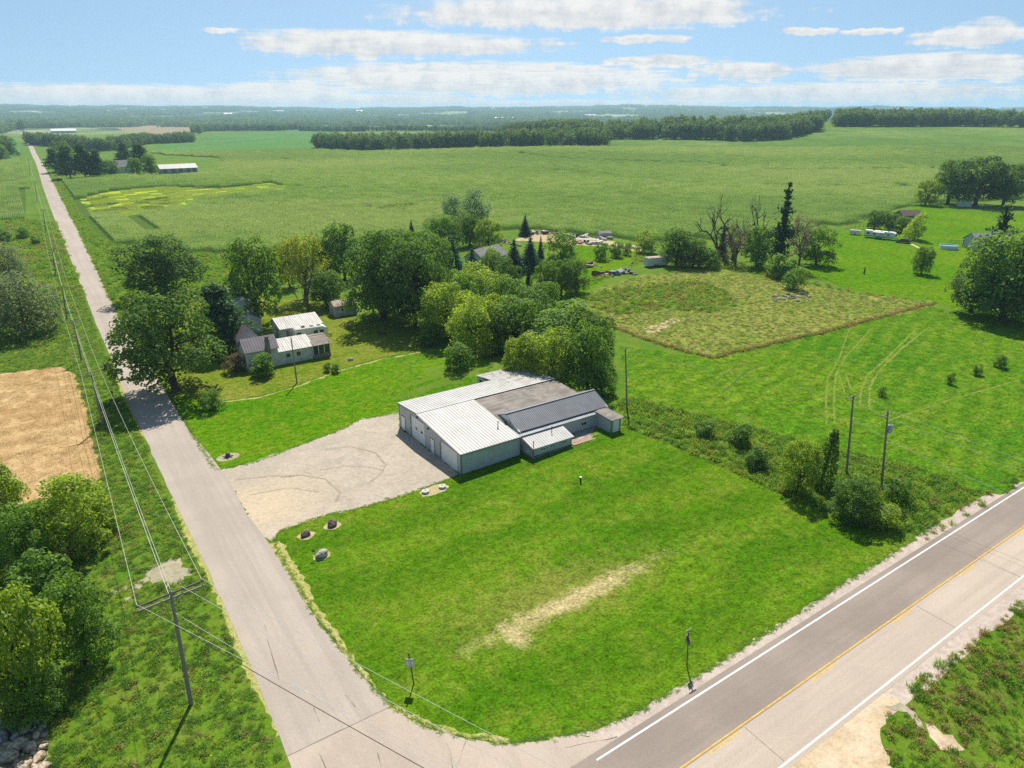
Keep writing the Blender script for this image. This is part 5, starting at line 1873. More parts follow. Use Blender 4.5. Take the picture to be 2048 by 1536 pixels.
def far_things():
    r = empty('utility_trailer', (252.0, 146.6, 0), math.radians(-60), 'small pale cargo trailer at the end of the far camper', 'trailer')
    MB().box(0, 3.6, 0, 1.8, .5, 1.75).build('box_body', WALLW, r)
    MB().box(-.02, 3.62, -.02, 1.82, 1.751, 1.82).build('lid', ROOFS, r)
    for y in (-.08, 1.88):
        MB().tube([(1.8, y - .08, .3), (1.8, y + .08, .3)], .3, 12).build('wheel', DARK, r)
    MB().tube([(3.6, .9, .5), (4.7, .9, .45)], .05).build('drawbar', IRON, r)
    # wire dog run
    r = empty('wire_pen', (262, 154, 0), math.radians(-35), 'wire mesh pen beside the corn behind the far camper', 'fence')
    for i in range(8):
        MB().tube([(i * 1.6, 0, 0), (i * 1.6, 0, 2.4)], .05, 6).build('post', IRON, r)
    for z in (.3, 1.3, 2.35):
        MB().tube([(0, 0, z), (11.2, 0, z)], .03, 5).build('rail', IRON, r)
    for i in range(28):
        MB().tube([(i * .4, .0, .05), (i * .4, 0, 2.35)], .008, 4).build('wire', IRON, r)
    # round pool
    r = empty('above_ground_pool', (252.6, 111.6, 0), 0, 'round white walled above ground pool beside the grey house', 'pool')
    n = 28
    V = [(2.7 * math.cos(a), 2.7 * math.sin(a), z) for z in (0, 1.25) for a in np.linspace(0, 2 * math.pi, n, endpoint=False)]
    link('wall', new_mesh('wall', V, [(i, (i + 1) % n, n + (i + 1) % n, n + i) for i in range(n)], flat_mat('pool_wall', (.55, .66, .70), .4, .4, .05, 2)), r)
    V = [(2.65 * math.cos(a), 2.65 * math.sin(a), 1.05) for a in np.linspace(0, 2 * math.pi, n, endpoint=False)]
    link('water', new_mesh('water', V, [tuple(range(n))], flat_mat('pool_water', (.22, .45, .52), .08, .6, .05, 2)), r)
    MB().tube([(2.7 * math.cos(a), 2.7 * math.sin(a), 1.27) for a in np.linspace(0, 2 * math.pi, n)], .07, 6).build('rim', WHITE, r)
    # house half hidden by the right hand trees
    r = empty('neighbour_house', (256.5, 104.5, 0), math.radians(-34), 'grey sided house half hidden behind the right hand trees', 'house')
    w, ro = gable(r, 0, 12, 0, 8, -.1, 3.0, 5.2, WALLB, SHING, 'x', .4)
    wind(w, (-.001, 2.5, 1.6), .9, 1.1, '-x')
    wind(w, (4, -.001, 1.6), .9, 1.1, '-y')
    r2 = empty('deck_railing', (256.5, 113.5, 0), math.radians(-34), 'dark railing of the raised deck by the pool', 'railing')
    for i in range(10):
        MB().box(i * .7, i * .7 + .06, 0, .06, 0, 2.1).build('baluster', DARK, r2)
    MB().box(0, 6.4, -.02, .08, 2.101, 2.18).build('handrail', DARK, r2)
    MB().box(0, 6.4, .01, .05, 1.2, 1.26).build('rail', DARK, r2)
    # white shed under the big trees at the corn edge
    p = G(1927, 412)
    r = empty('white_shed', p, math.radians(35), 'small white shed at the foot of the tall trees by the corn', 'shed')
    w, ro = gable(r, -3, 3, -2.6, 2.6, -.1, 2.6, 3.4, WALLW, ROOFS, 'x', .2, .5)
    wind(w, (-3.001, 0, 1.3), 2.0, 2.2, '-x', WALLB, WALLW, 'door')
    p = G(1815, 440)
    r = empty('brown_roof_shed', p, math.radians(-30), 'low shed with brown shingle roof among shrubs behind the camper', 'shed')
    w, ro = gable(r, -4, 4, -3, 3, -.1, 2.3, 4.0, PLUM, SHINGB, 'x', .4)
    wind(w, (0, -3.001, 1.1), .9, 2.0, '-y', WHITE, PLUM, 'door')
    # backyard house behind the spruces
    p = G(972, 532)
    r = empty('hidden_house', p, math.radians(20), 'white house with grey shingle roof among the spruces', 'house')
    w, ro = gable(r, -5.5, 5.5, -3.5, 3.5, -.1, 3.2, 5.6, WALLW, SHING, 'x', .4)
    for x in (-3, 0, 3):
        wind(w, (x, -3.501, 1.7), .9, 1.2, '-y')
    MB().tube([(1.5, -1.5, 4), (1.5, -1.5, 5.4)], .15).build('vent_pipe', DARK, ro)
    # white box trailer in the weeds
    p = G(1312, 532)
    r = empty('box_trailer', p, math.radians(-12), 'overgrown white box trailer at the edge of the junk rows', 'trailer')
    b = MB().box(-3.6, 3.6, -1.2, 1.2, .4, 2.7).build('body', WALLW, r)
    MB().box(-3.62, 3.62, -1.22, 1.22, 2.701, 2.76).build('roof', RUSTROOF, r)
    for x in np.arange(-3.2, 3.3, .8):
        MB().box(x - .03, x + .03, -1.225, -1.2, .45, 2.65).build('wall_rib', CONC, b)
    for x in (-1.2, -.3):
        MB().tube([(x, -1.2, .4), (x, -.95, .4)], .4, 12).build('wheel', DARK, r)
    # far farm
    p = G(362, 345)
    r = empty('far_barn', p, math.radians(3), 'long white roofed barn on the far farm', 'barn')
    w, ro = gable(r, -14, 10, -5, 5, -.2, 3.4, 5.8, WALLB, ROOFS, 'x', .5)
    for x in (-11, -6, -1, 4, 8):
        wind(w, (x, -5.001, 1.6), 2.6, 2.6, '-y', DARK, PLUM, 'barn_door')
    p = G(240, 345)
    r = empty('far_farmhouse', p, math.radians(8), 'small white house with pale roof behind the far pines', 'house')
    w, ro = gable(r, -6, 7, -5, 5, -.2, 4.2, 8.2, WALLW, SHING, 'x', .5)
    wind(w, (-2, -5.001, 2), 1.2, 1.4, '-y')
    wind(w, (3, -5.001, 2), 1.2, 1.4, '-y')
    wind(w, (7.001, 0, 5.5), 1.2, 1.4, '+x')
    p = G(128, 266)
    r = empty('distant_white_barn', p, 0, 'long white shed among trees where the side road fades out', 'barn')
    w, ro = gable(r, -24, 24, -9, 9, -.3, 5, 9, WALLW, WHITE, 'x', .5)
    far = [(218, 225.5, 30, 'left'), (327, 224, 22, ''), (460, 231, 34, ''), (557, 225.5, 40, ''), (718, 224.5, 24, ''), (1075, 229, 30, ''), (1180, 234, 40, ''), (1800, 229, 26, ''), (1010, 241, 50, '')]
    labs = ['white barn speck on the leftmost far hillside', 'second white barn speck from the left on the hazy hills', 'pale roof low on the far slope left of centre', 'wide white roofs on the skyline left of the woods', 'white barn speck above the middle woods', 'pale buildings on the hazy ridge right of the middle', 'long white building in the hazy valley right of centre', 'white barn speck on the skyline above the right woods', 'long pale roof in the flat valley behind the middle wood']
    for (u, v, L, _), lb in zip(far, labs):
        p = G(u, v)
        r = empty('distant_barn', p, random.random() * .6 - TH * 0 - .6, lb, 'barn', 'barns on the far hills')
        gable(r, -L, L, -12, 12, -3, 9, 16, WALLW, WHITE, 'x', 1)
    p = G(1724, 252)
    r = empty('wood_edge_house', p, .2, 'brownish house with pale roof at the edge of the right hand wood', 'house')
    gable(r, -9, 9, -6, 6, -.5, 4.5, 9, SHINGB, ROOFS, 'x', .5)


far_things()

# ------------------------------------------------------------------ trees and shrubs one can tell apart
T = tree
# (kind, name, label, u, v, top, width)
T('maple', 'maple_tree', 'big round dark maple overhanging the side road', 352, 782, 590, 225, var=0, rot=1.0)
T('pine', 'pine_tree', 'feathery pine standing just behind the road maple', 446, 705, 570, 135, var=0)
T('maple', 'round_tree', 'broad dense tree at the bend of the driveway behind the maple', 335, 592, 474, 180, var=1)
T('shrub', 'round_shrub', 'dark rounded shrub on the lawn below the road maple', 425, 818, 778, 52, 'shrub', parts=('stem', 'foliage'))
T('redshrub', 'purple_shrub', 'dull purplish shrub at the left corner of the farmhouse', 470, 742, 702, 55, 'shrub', parts=('stem', 'foliage'))
T('shrub', 'flowering_shrub', 'large green bush against the farmhouse front wall', 526, 752, 704, 62, 'shrub', parts=('stem', 'foliage'))
T('shrub', 'clipped_shrub', 'left one of the two small round shrubs on the farmhouse lawn', 655, 743, 725, 19, 'shrub', 'pair of small round shrubs', parts=('stem', 'foliage'))
T('shrub', 'clipped_shrub', 'right one of the two small round shrubs on the farmhouse lawn', 672, 745, 726, 22, 'shrub', 'pair of small round shrubs', parts=('stem', 'foliage'))
T('oak', 'yard_tree', 'leafy tree with forked trunk between tall shed and garage', 516, 645, 480, 120, var=0)
T('gold', 'golden_tree', 'tall tree with golden green top behind the garage', 612, 600, 463, 100)
T('dead', 'dying_tree', 'half dead bare tree in the farmhouse back yard', 617, 628, 505, 110, parts=('trunk', 'branch'))
T('oak', 'grey_green_tree', 'small grey green tree left of the rusty roofed shed', 655, 615, 542, 85, var=1)
T('maple', 'shade_tree', 'massive dark tree right behind the rusty roofed shed', 768, 640, 466, 160, var=1)
T('maple', 'shade_tree', 'massive dark tree at the right of the shaded yard', 832, 655, 485, 150, var=0)
T('oak', 'back_tree', 'green tree behind the garage left of the shade trees', 690, 560, 445, 80)
T('oak', 'back_tree', 'rounded tree peeking over the shade trees', 800, 560, 462, 100, var=2)
T('oak', 'back_tree', 'bright green tree right behind the shade trees', 865, 600, 472, 110, var=0)
T('light', 'young_maple', 'yellow green tree left of the shop rear corner', 895, 680, 562, 135, var=0)
T('light', 'young_maple', 'yellow green tree directly behind the shop', 950, 712, 592, 125, var=1)
T('light', 'young_maple', 'yellow green tree among spruces above the shop', 955, 625, 528, 120, var=2)
T('oak', 'middle_tree', 'green tree just behind the shop roof peak', 1030, 705, 600, 140, var=2)
T('oak', 'middle_tree', 'wide dark tree between shop and unmown field', 1125, 720, 603, 185, var=1)
T('light', 'gold_green_tree', 'gold green tree leaning over the felt roof of the shop', 1100, 775, 655, 130, var=0)
T('oak', 'shop_corner_tree', 'dark green tree at the right rear corner of the shop', 1175, 785, 650, 115, var=0)
T('shrub', 'shop_shrub', 'dense shrub growing behind the grey shop roof', 1205, 790, 735, 60, 'shrub', parts=('stem', 'foliage'))
T('light', 'pin_oak', 'light green tree left of the leaning shop tree', 1045, 765, 672, 95, var=2)
T('oak', 'small_tree', 'rounded tree in front of the lone dark spruce', 830, 560, 475, 95, var=1)
T('spruce', 'lone_spruce', 'small dark pointed spruce against the corn', 824, 482, 440, 29)
T('oak', 'orchard_tree', 'broad green tree below the silver poplars', 888, 500, 432, 92, var=2)
T('poplar', 'silver_poplar', 'left of the two silvery poplars above the yards', 906, 462, 388, 55, var=0)
T('poplar', 'silver_poplar', 'right and taller of the two silvery poplars', 948, 465, 380, 68, var=1)
T('oak', 'dark_tree', 'dark tree at the foot of the poplars', 940, 492, 428, 60, var=0)
T('light', 'pale_tree', 'pale green tree beside the hidden house roof', 978, 500, 436, 62, var=1)
T('bluespruce', 'blue_spruce', 'bluish spruce left of the hidden house', 905, 552, 474, 84, var=0)
T('bluespruce', 'blue_spruce', 'second bluish spruce close to the hidden house wall', 945, 560, 498, 62, var=1)
T('lightshrub', 'garden_shrub', 'light green shrub in front of the hidden house', 985, 548, 498, 40, 'shrub', parts=('stem', 'foliage'))
T('bluespruce', 'blue_spruce', 'big bluish spruce right of the hidden house', 1028, 548, 480, 74, var=1)
T('bluespruce', 'blue_spruce', 'broad bluish spruce in the middle of the spruce group', 1060, 540, 474, 72, var=0)
T('spruce', 'slim_spruce', 'slim dark spruce tip right of the spruce group', 1081, 520, 470, 24, var=1)
T('oak', 'dark_round_tree', 'dark round tree right of the spruce group', 1120, 540, 466, 72, var=2)
T('spruce', 'young_spruce', 'left of the small pointed spruces in front of the group', 1024, 575, 524, 27, var=0)
T('spruce', 'young_spruce', 'right of the small pointed spruces in front of the group', 1057, 578, 521, 23, var=1)
T('oak', 'bushy_tree', 'bushy tree at the left of the row by the junk lawn', 1092, 598, 522, 62, var=0)
T('oak', 'bushy_tree', 'middle bushy tree of the row by the junk lawn', 1122, 592, 520, 54, var=1)
T('oak', 'bushy_tree', 'right bushy tree of the row by the junk lawn', 1152, 585, 518, 58, var=2)
T('spruce', 'dark_yew', 'dark blunt evergreen at the left end of the junk rows', 1050, 472, 430, 40, var=0)
T('shrub', 'lawn_shrub', 'left shrub of the three on the junk yard lawn', 1202, 520, 480, 36, 'shrub', parts=('stem', 'foliage'))
T('shrub', 'lawn_shrub', 'middle shrub of the three on the junk yard lawn', 1232, 514, 479, 34, 'shrub', parts=('stem', 'foliage'))
T('shrub', 'lawn_shrub', 'right shrub of the three on the junk yard lawn', 1253, 510, 485, 24, 'shrub', parts=('stem', 'foliage'))
T('lightshrub', 'corn_edge_shrub', 'light shrub between junk rows and corn', 1290, 505, 462, 55, 'shrub', parts=('stem', 'foliage'))
T('oak', 'hedge_tree', 'dark tree right above the overgrown box trailer', 1352, 530, 458, 78, var=0)
T('oak', 'hedge_tree', 'low rounded tree right of the box trailer', 1385, 535, 478, 60, var=2)
T('shrub', 'thicket_shrub', 'green bush at the left foot of the dead trees', 1418, 535, 490, 58, 'shrub', parts=('stem', 'foliage'))
T('dead', 'bare_tree', 'leftmost bare grey tree standing out of the thicket', 1432, 525, 405, 130, parts=('trunk', 'branch'), var=0)
T('dead', 'bare_tree', 'middle and tallest bare grey tree of the thicket', 1465, 520, 385, 130, parts=('trunk', 'branch'), var=1)
T('dead', 'bare_tree', 'right bare grey tree of the thicket next to the pine', 1505, 520, 388, 120, parts=('trunk', 'branch'), var=2)
T('spruce', 'thicket_cedar', 'dark cedar under the bare trees', 1442, 520, 445, 34, var=1)
T('brownish', 'thicket_tree', 'brownish grey tree under the bare trees', 1470, 532, 452, 60, var=0)
T('oak', 'thicket_tree', 'green tree between bare trees and tall pine', 1512, 535, 452, 72, var=1)
T('oldspruce', 'tall_pine', 'tall ragged evergreen rising above the thicket', 1556, 538, 364, 110, var=0)
T('brownish', 'thicket_tree', 'grey half dead tree right of the tall evergreen', 1596, 540, 428, 72, var=1)
T('oak', 'thicket_tree', 'green tree at the right end of the thicket', 1632, 530, 456, 80, var=2)
T('shrub', 'thicket_shrub', 'dark shrub at the foot of the tall evergreen', 1560, 555, 505, 70, 'shrub', parts=('stem', 'foliage'))
T('shrub', 'thicket_shrub', 'low dark shrub right of the tall evergreen', 1585, 578, 535, 50, 'shrub', parts=('stem', 'foliage'))
T('maple', 'cottonwood', 'left big dark tree of the group at the far corn corner', 1895, 408, 322, 95, var=0)
T('maple', 'cottonwood', 'middle big dark tree of the group at the far corn corner', 1950, 410, 315, 115, var=1)
T('maple', 'cottonwood', 'right big dark tree of the group at the far corn corner', 2005, 412, 330, 85, var=0)
T('light', 'corner_tree', 'smaller gold green tree left of the far corn corner group', 1850, 410, 356, 52, var=1)
T('lightshrub', 'gold_bush', 'gold green rounded tree behind the dark car', 1829, 480, 430, 46, parts=('trunk', 'crown'))
T('oak', 'camper_tree', 'dark leafy tree left behind the far camper', 1748, 458, 420, 42, var=0)
T('oak', 'camper_tree', 'dark leafy tree in the middle behind the far camper', 1776, 462, 426, 42, var=1)
T('oak', 'camper_tree', 'dark leafy tree right behind the far camper', 1802, 466, 434, 38, var=2)
T('oak', 'lawn_tree', 'small dark tree alone on the far lawn', 1842, 548, 494, 46, var=0)
T('oldspruce', 'old_spruce', 'sparse old spruce at the left of the right hand trees', 1972, 590, 412, 150, var=1)
T('oldspruce', 'old_spruce', 'sparse old spruce at the right edge of the photo', 2030, 585, 425, 140, var=0)
T('oak', 'right_tree', 'tree filling in behind the old spruces at the right edge', 2045, 570, 455, 120, var=1)
T('oak', 'right_tree', 'broad green tree in front of the old spruces at the right edge', 2005, 640, 470, 195, var=2)
T('maple', 'right_tree', 'dark low tree at the left foot of the right hand trees', 1940, 625, 515, 115, var=1)
T('maple', 'right_tree', 'dark tree at the lower right of the right hand trees', 2060, 650, 520, 150, var=0)
for kd, u, v, tp, w, lb in (('maple', 775, 625, 492, 110, 'dark tree between the two massive shade trees'), ('oak', 870, 645, 535, 100, 'green tree between shade trees and yellow green trees'),
                            ('oak', 925, 650, 545, 95, 'green tree just left of the middle of the belt'), ('light', 990, 690, 585, 105, 'light tree in the belt left of the shop roof peak'), ('oak', 1010, 650, 556, 95, 'green tree in the belt below the small spruces'),
                            ('oak', 1065, 665, 575, 110, 'green tree in the belt right of the shop roof peak'), ('oak', 1090, 640, 562, 80, 'green tree in the belt below the bushy row'), ('maple', 1010, 600, 520, 75, 'dark tree below the big bluish spruce'),
                            ('oak', 850, 530, 462, 70, 'green tree below the lone spruce'), ('oak', 760, 540, 462, 85, 'tree top peeking over the left shade tree'), ('oak', 985, 560, 505, 60, 'low tree below the hidden house'),
                            ('oak', 645, 560, 478, 70, 'green tree right of the golden tree'), ('oak', 580, 575, 500, 60, 'green tree left of the golden tree'), ('oak', 1185, 735, 630, 95, 'green tree in the belt nearest the single power pole'), ('shrub', 920, 735, 680, 70, 'leafy undergrowth behind the rear wing of the shop'), ('shrub', 860, 690, 645, 60, 'leafy undergrowth at the left end of the yellow green trees')):
    T(kd, 'belt_tree', lb, u, v, tp, w, group='trees of the belt behind the shop')
# left of the road
T('willow', 'willow_bush', 'large grey green willow bush left of the side road', 55, 668, 545, 150, var=0)
T('willow', 'willow_bush', 'grey green willow bush half outside the left edge', -15, 640, 545, 120, var=1)
T('willow', 'willow_bush', 'smaller grey willow bush behind the large one', 18, 560, 488, 80, var=1)
T('shrub', 'scrub_bush', 'dark round bush in the wet corner left of the road', 50, 478, 450, 32, 'shrub', parts=('stem', 'foliage'))
T('shrub', 'scrub_bush', 'small dark bush right of the other one in the wet corner', 73, 490, 470, 24, 'shrub', parts=('stem', 'foliage'))
T('shrub', 'scrub_bush', 'dark bush at the left edge above the willows', 5, 485, 455, 45, 'shrub', parts=('stem', 'foliage'))
T('light', 'boxelder', 'yellow green bushy tree at the lower edge of the grain field', 158, 1098, 955, 165, var=2)
T('light', 'boxelder', 'yellow green tree at the left edge below the grain field', 20, 1090, 940, 120, var=0)
T('lightshrub', 'verge_bush', 'small yellow green bush close to the power line', 218, 1060, 1000, 75, 'shrub', parts=('stem', 'foliage'))
T('oak', 'dark_bush', 'dark green bush behind the rusty wagon', 60, 1140, 1020, 120, var=1)
T('shrub', 'wagon_bush', 'green bush in front of the rusty wagon', 95, 1205, 1105, 130, 'shrub', parts=('stem', 'foliage'))
T('oak', 'ash_bush', 'dark green leafy bush left of the near pole', 172, 1325, 1160, 140, var=0)
T('light', 'ash_tree', 'bright yellow green tree above the rubble heap', 55, 1420, 1170, 190, var=1)
T('oak', 'shade_bush', 'shaded green bush behind the rubble heap', 75, 1440, 1340, 130, var=2)
# fence row
T('light', 'fence_row_tree', 'loose light green tree in the fence row by the poles', 1592, 985, 878, 84, var=1)
T('shrub', 'fence_row_bush', 'dark vine covered bush in the middle of the fence row', 1478, 890, 845, 60, 'shrub', parts=('stem', 'foliage'))
T('shrub', 'fence_row_bush', 'small dark bush left in the fence row', 1408, 870, 838, 50, 'shrub', parts=('stem', 'foliage'))
T('shrub', 'fence_row_bush', 'bush in the fence row left of the light tree', 1515, 935, 895, 60, 'shrub', parts=('stem', 'foliage'))
T('oak', 'fence_row_bush', 'big bush at the foot of the transformer pole', 1705, 1040, 960, 105, var=0)
T('shrub', 'fence_row_bush', 'bush right of the transformer pole', 1795, 1000, 955, 60, 'shrub', parts=('stem', 'foliage'))
T('lightshrub', 'fence_row_bush', 'low light bush near the highway end of the fence row', 1760, 1052, 1010, 80, 'shrub', parts=('stem', 'foliage'))
for u, v, tp, w, lb in ((1763, 792, 772, 20, 'nearest little bush left alone in the hay field'), (1899, 768, 745, 18, 'slim little bush in the hay field'), (1952, 750, 730, 24, 'round little bush in the hay field'), (2000, 735, 706, 30, 'farthest right little bush in the hay field')):
    T('shrub', 'field_bush', lb, u, v, tp, w, 'shrub', 'little bushes in the hay field', parts=('stem', 'foliage'))
# far farm and road trees
for kd, u, v, tp, w, lb in (('pine', 112, 345, 297, 46, 'pine nearest the road on the far farm'), ('pine', 142, 357, 292, 56, 'second pine of the far farm windbreak'), ('maple', 128, 330, 284, 50, 'round tree behind the far farm pines'),
                            ('pine', 172, 357, 288, 58, 'tall middle pine of the far farm windbreak'), ('pine', 200, 356, 300, 46, 'pine right in the far farm windbreak'), ('oak', 222, 352, 320, 38, 'low tree left of the far white house'),
                            ('pine', 252, 330, 286, 44, 'left pine behind the far white house'), ('pine', 282, 332, 288, 52, 'right pine behind the far white house'), ('oak', 275, 350, 315, 36, 'tree between far house and far barn'),
                            ('oak', 303, 350, 310, 38, 'tree just left of the far barn'), ('maple', 18, 318, 272, 44, 'round tree left of the road beyond the left corn'), ('oak', 2, 322, 288, 40, 'tree at the left edge beyond the left corn'),
                            ('oak', 398, 268, 248, 22, 'single round tree on the brown field edge'), ('maple', 46, 262, 240, 24, 'dark tree where the side road fades out')):
    T(kd, 'far_tree', lb, u, v, tp, w, group='trees of the far farm')


# vine covered snag
def snag():
    p = G(1640, 972)
    t = top_at(p, 1672, 862)
    r = empty('vine_snag', p, 0, 'leaning snag wrapped in dark vines beside the poles', 'tree')
    d = t - p
    MB().tube([(0, 0, -.1), d * .5, d], [.22, .16, .05], 8).build('trunk', BARKG, r)
    n = 2600
    s = rng.random(n) ** 1.25
    rad = (1.5 * (1 - s) ** .7 + .22) * (.6 + .5 * rng.random(n))
    a = rng.random(n) * 6.28
    P = s[:, None] * d + np.column_stack([np.cos(a) * rad, np.sin(a) * rad, rng.normal(size=n) * .2])
    P[:, 2] = np.maximum(P[:, 2], .05)
    N = np.column_stack([np.cos(a), np.sin(a), np.full(n, .5)])
    V, F, Tn = cards(P, N, .16 * (.6 + .7 * rng.random(n)))
    link('vine', new_mesh('vine', V, F, L_OAK, tint=Tn), r)


snag()


# woods that read as one mass
def low_tree(mat, nb, ncard, size):
    (V, F, Tn), cen = lobed_crown(nb, .05, 1.0, .5, .22, ncard, size, fill=.3)
    V2, F2, T2 = tube_np([(0, 0, -.05), (0, 0, .5)], [.03, .02], 5)
    V, F, Tn, M = join([(V, F, Tn, 0), (V2, F2, T2, 1)])
    return new_mesh('wood_tree', V, F, [mat, BARK], M, Tn)


WT = [low_tree(L_FAR, 12, 800, .055), low_tree(L_FAR, 14, 800, .055), low_tree(L_FAR2, 12, 800, .055), low_tree(L_MAPLE, 12, 800, .055)]


def wood(name, label, front, back_m, dens, hmin, hmax):
    """trees filling a belt behind a front edge given in the photograph"""
    fr = [G(u, v)[:2] for u, v in front]
    P = []
    for a, b in zip(fr[:-1], fr[1:]):
        L = np.linalg.norm(b - a)
        n = int(L * back_m * dens) + 2
        t = rng.random(n)[:, None]
        q = a + (b - a) * t
        out = q / np.linalg.norm(q, axis=1, keepdims=True)
        dd = rng.random(n)[:, None] ** 1.3 * back_m
        P.append(q + out * dd)
        m_ = int(L / 7)
        t = rng.random(m_)[:, None]
        q = a + (b - a) * t
        P.append(q + q / np.linalg.norm(q, axis=1, keepdims=True) * 2)
    P = np.concatenate(P)
    n = len(P)
    h = (hmin * .55 + (hmax * 1.02 - hmin * .55) * rng.random(n) ** .7) * .86
    w = h * (.6 + .5 * rng.random(n))
    o = scatter(name, label, 'woods', WT, drape(P), rng.random(n) * 6.28, w, zs=h / w)
    return o


wood('middle_wood', 'dark wood standing in the middle of the corn fields', [(634, 297), (735, 304), (860, 300), (1000, 297), (1212, 293)], 130, .011, 11, 19)
wood('centre_far_wood', 'long wood behind the middle wood towards the right', [(1010, 268), (1190, 279), (1380, 279), (1480, 283), (1560, 279), (1636, 262)], 160, .011, 13, 20)
wood('right_far_wood', 'wooded rise on the right skyline', [(1668, 254), (1780, 254), (1900, 252), (2048, 255), (2250, 256)], 260, .009, 14, 22)
wood('road_wood', 'belt of trees right of the road beyond the far farm', [(52, 289), (118, 294), (180, 303), (238, 301), (300, 288), (388, 284)], 70, .016, 9, 17)
wood('road_end_wood', 'hazy trees at the end of the side road', [(-40, 272), (20, 262), (50, 256), (120, 256), (200, 254)], 200, .004, 12, 20)
wood('left_line_wood', 'tree line behind the soybean field', [(384, 266), (450, 262), (540, 262), (640, 258)], 90, .008, 10, 19)
wood('mid_line_wood', 'hazy tree line beyond the middle wood', [(600, 262), (700, 264), (800, 262), (940, 264), (1010, 262)], 160, .006, 9, 16)
wood('far_line_wood', 'distant hazy tree line in the valley', [(150, 250), (400, 249), (700, 250), (1000, 248), (1300, 246), (1650, 244)], 500, .0008, 12, 20)


def hill_clumps():
    blob = []
    for v in range(3):
        parts = []
        for i in range(16):
            c = np.array([rng.normal() * 26, rng.normal() * 22, 0])
            m_ = 60
            d = unit(rng.normal(size=(m_, 3)))
            d[:, 2] = np.abs(d[:, 2])
            rr = 7 + 5 * rng.random()
            parts.append((*cards(c + d * [rr, rr, rr * 1.35], d, 2.6), 0))
        V, F, Tn, M = join(parts)
        blob.append(new_mesh('hill_clump', V, F, [L_FAR], M, Tn))
    n = 6500
    d = 2700 + (8800 - 2700) * rng.random(n) ** 1.1
    a = math.radians(8) + rng.random(n) * math.radians(96)
    x, y = d * np.cos(a), d * np.sin(a)
    m_ = np.sin(x / 240 + 2.1 * np.sin(y / 310)) + np.sin(y / 190 + 1.7 * np.sin(x / 270)) + .5 * np.sin((x - y) / 120)
    k = m_ > -.35 - .5 * (d > 7600)
    P = np.column_stack([x[k], y[k]])
    n = len(P)
    scatter('hill_forest', 'hazy wooded slopes along the whole horizon', 'forest', blob, drape(P), rng.random(n) * 6.28, .8 + .6 * rng.random(n), zs=np.full(n, 1.0))


hill_clumps()

# ------------------------------------------------------------------ power poles and lines
def pole(base, top, label, r0=.16, mat=POLEW, arms=(), group='wooden power poles', name='utility_pole', up=0.0, trans=False, grow=True):
    """leaning pole from base to top; arms: (distance below top, half length, direction angle)"""
    base, top = np.array(base), np.array(top)
    r = empty(name, base, 0, label, 'pole', group)
    d = top - base
    MB().tube([(0, 0, -.3), d * .5, d], [r0, r0 * .85, r0 * .68], 10).build('pole', mat, r)
    tips = []
    for (dn, hl, ang, am) in arms:
        c = d * (1 - dn / np.linalg.norm(d))
        ax = np.array([math.cos(ang), math.sin(ang), 0])
        n_ = np.array([-ax[1], ax[0], 0])
        off = n_ * (r0 * .75 + .06)
        c = c + off
        h = .06
        v = []
        for s in (-1, 1):
            for e in (-1, 1):
                for z in (-h, h):
                    v.append(c + ax * hl * s + n_ * .05 * e + [0, 0, z])
        arm = MB().add(v, [(0, 1, 3, 2), (4, 6, 7, 5), (0, 4, 5, 1), (2, 3, 7, 6), (0, 2, 6, 4), (1, 5, 7, 3)]).build('crossarm', am, r)
        br = MB()
        for s in (-1, 1):
            br.tube([c + ax * hl * .45 * s - [0, 0, .05], d * (1 - (dn + .7) / np.linalg.norm(d))], .02, 5)
        br.build('brace', IRON, r)
        for s in (-.95, -.1 if False else .35, .95):
            q = c + ax * hl * s + [0, 0, h]
            MB().tube([q, q + [0, 0, .10], q + [0, 0, .16]], [.03, .06, .035], 8).build('insulator', PORC, arm)
            tips.append(base + q + [0, 0, .16])
    if trans:
        c = d * (1 - 2.3 / np.linalg.norm(d)) + np.array([math.cos(-.6), math.sin(-.6), 0]) * .42
        t = MB().tube([c + [0, 0, -.5], c + [0, 0, .42]], .27, 14).tube([c + [0, 0, .42], c + [0, 0, .5]], .24, 14).build('transformer', TRANSF, r)
        MB().tube([c + [.1, 0, .5], c + [.1, 0, .72]], [.05, .03], 8).tube([c + [-.12, 0, .5], c + [-.12, 0, .72]], [.05, .03], 8).build('bushing', PORC, t)
        MB().box(c[0] - .3, c[0], c[1] - .02, c[1] + .06, c[2] - .1, c[2] - .02).build('bracket', IRON, t)
    MB().tube([d, d + [0, 0, .22]], [.04, .025], 6).build('pole_pin', PORC, r)
    tips.append(base + d + [0, 0, .22])
    return r, tips


def wire(name, label, pts, sag, mat=WIRE, rad=.014, group=None):
    L = []
    for a, b in zip(pts[:-1], pts[1:]):
        a, b = np.array(a), np.array(b)
        n = max(8, int(np.linalg.norm(b - a) / 3.5))
        for i in range(n):
            t = i / n
            q = a + (b - a) * t
            q[2] -= 4 * sag * t * (1 - t) * (np.linalg.norm(b - a) / 40) ** 2
            L.append(q)
    L.append(np.array(pts[-1]))
    o = MB().tube(L, rad, 5).build(name, mat)
    tag(o, label, 'cable', group)
    return o


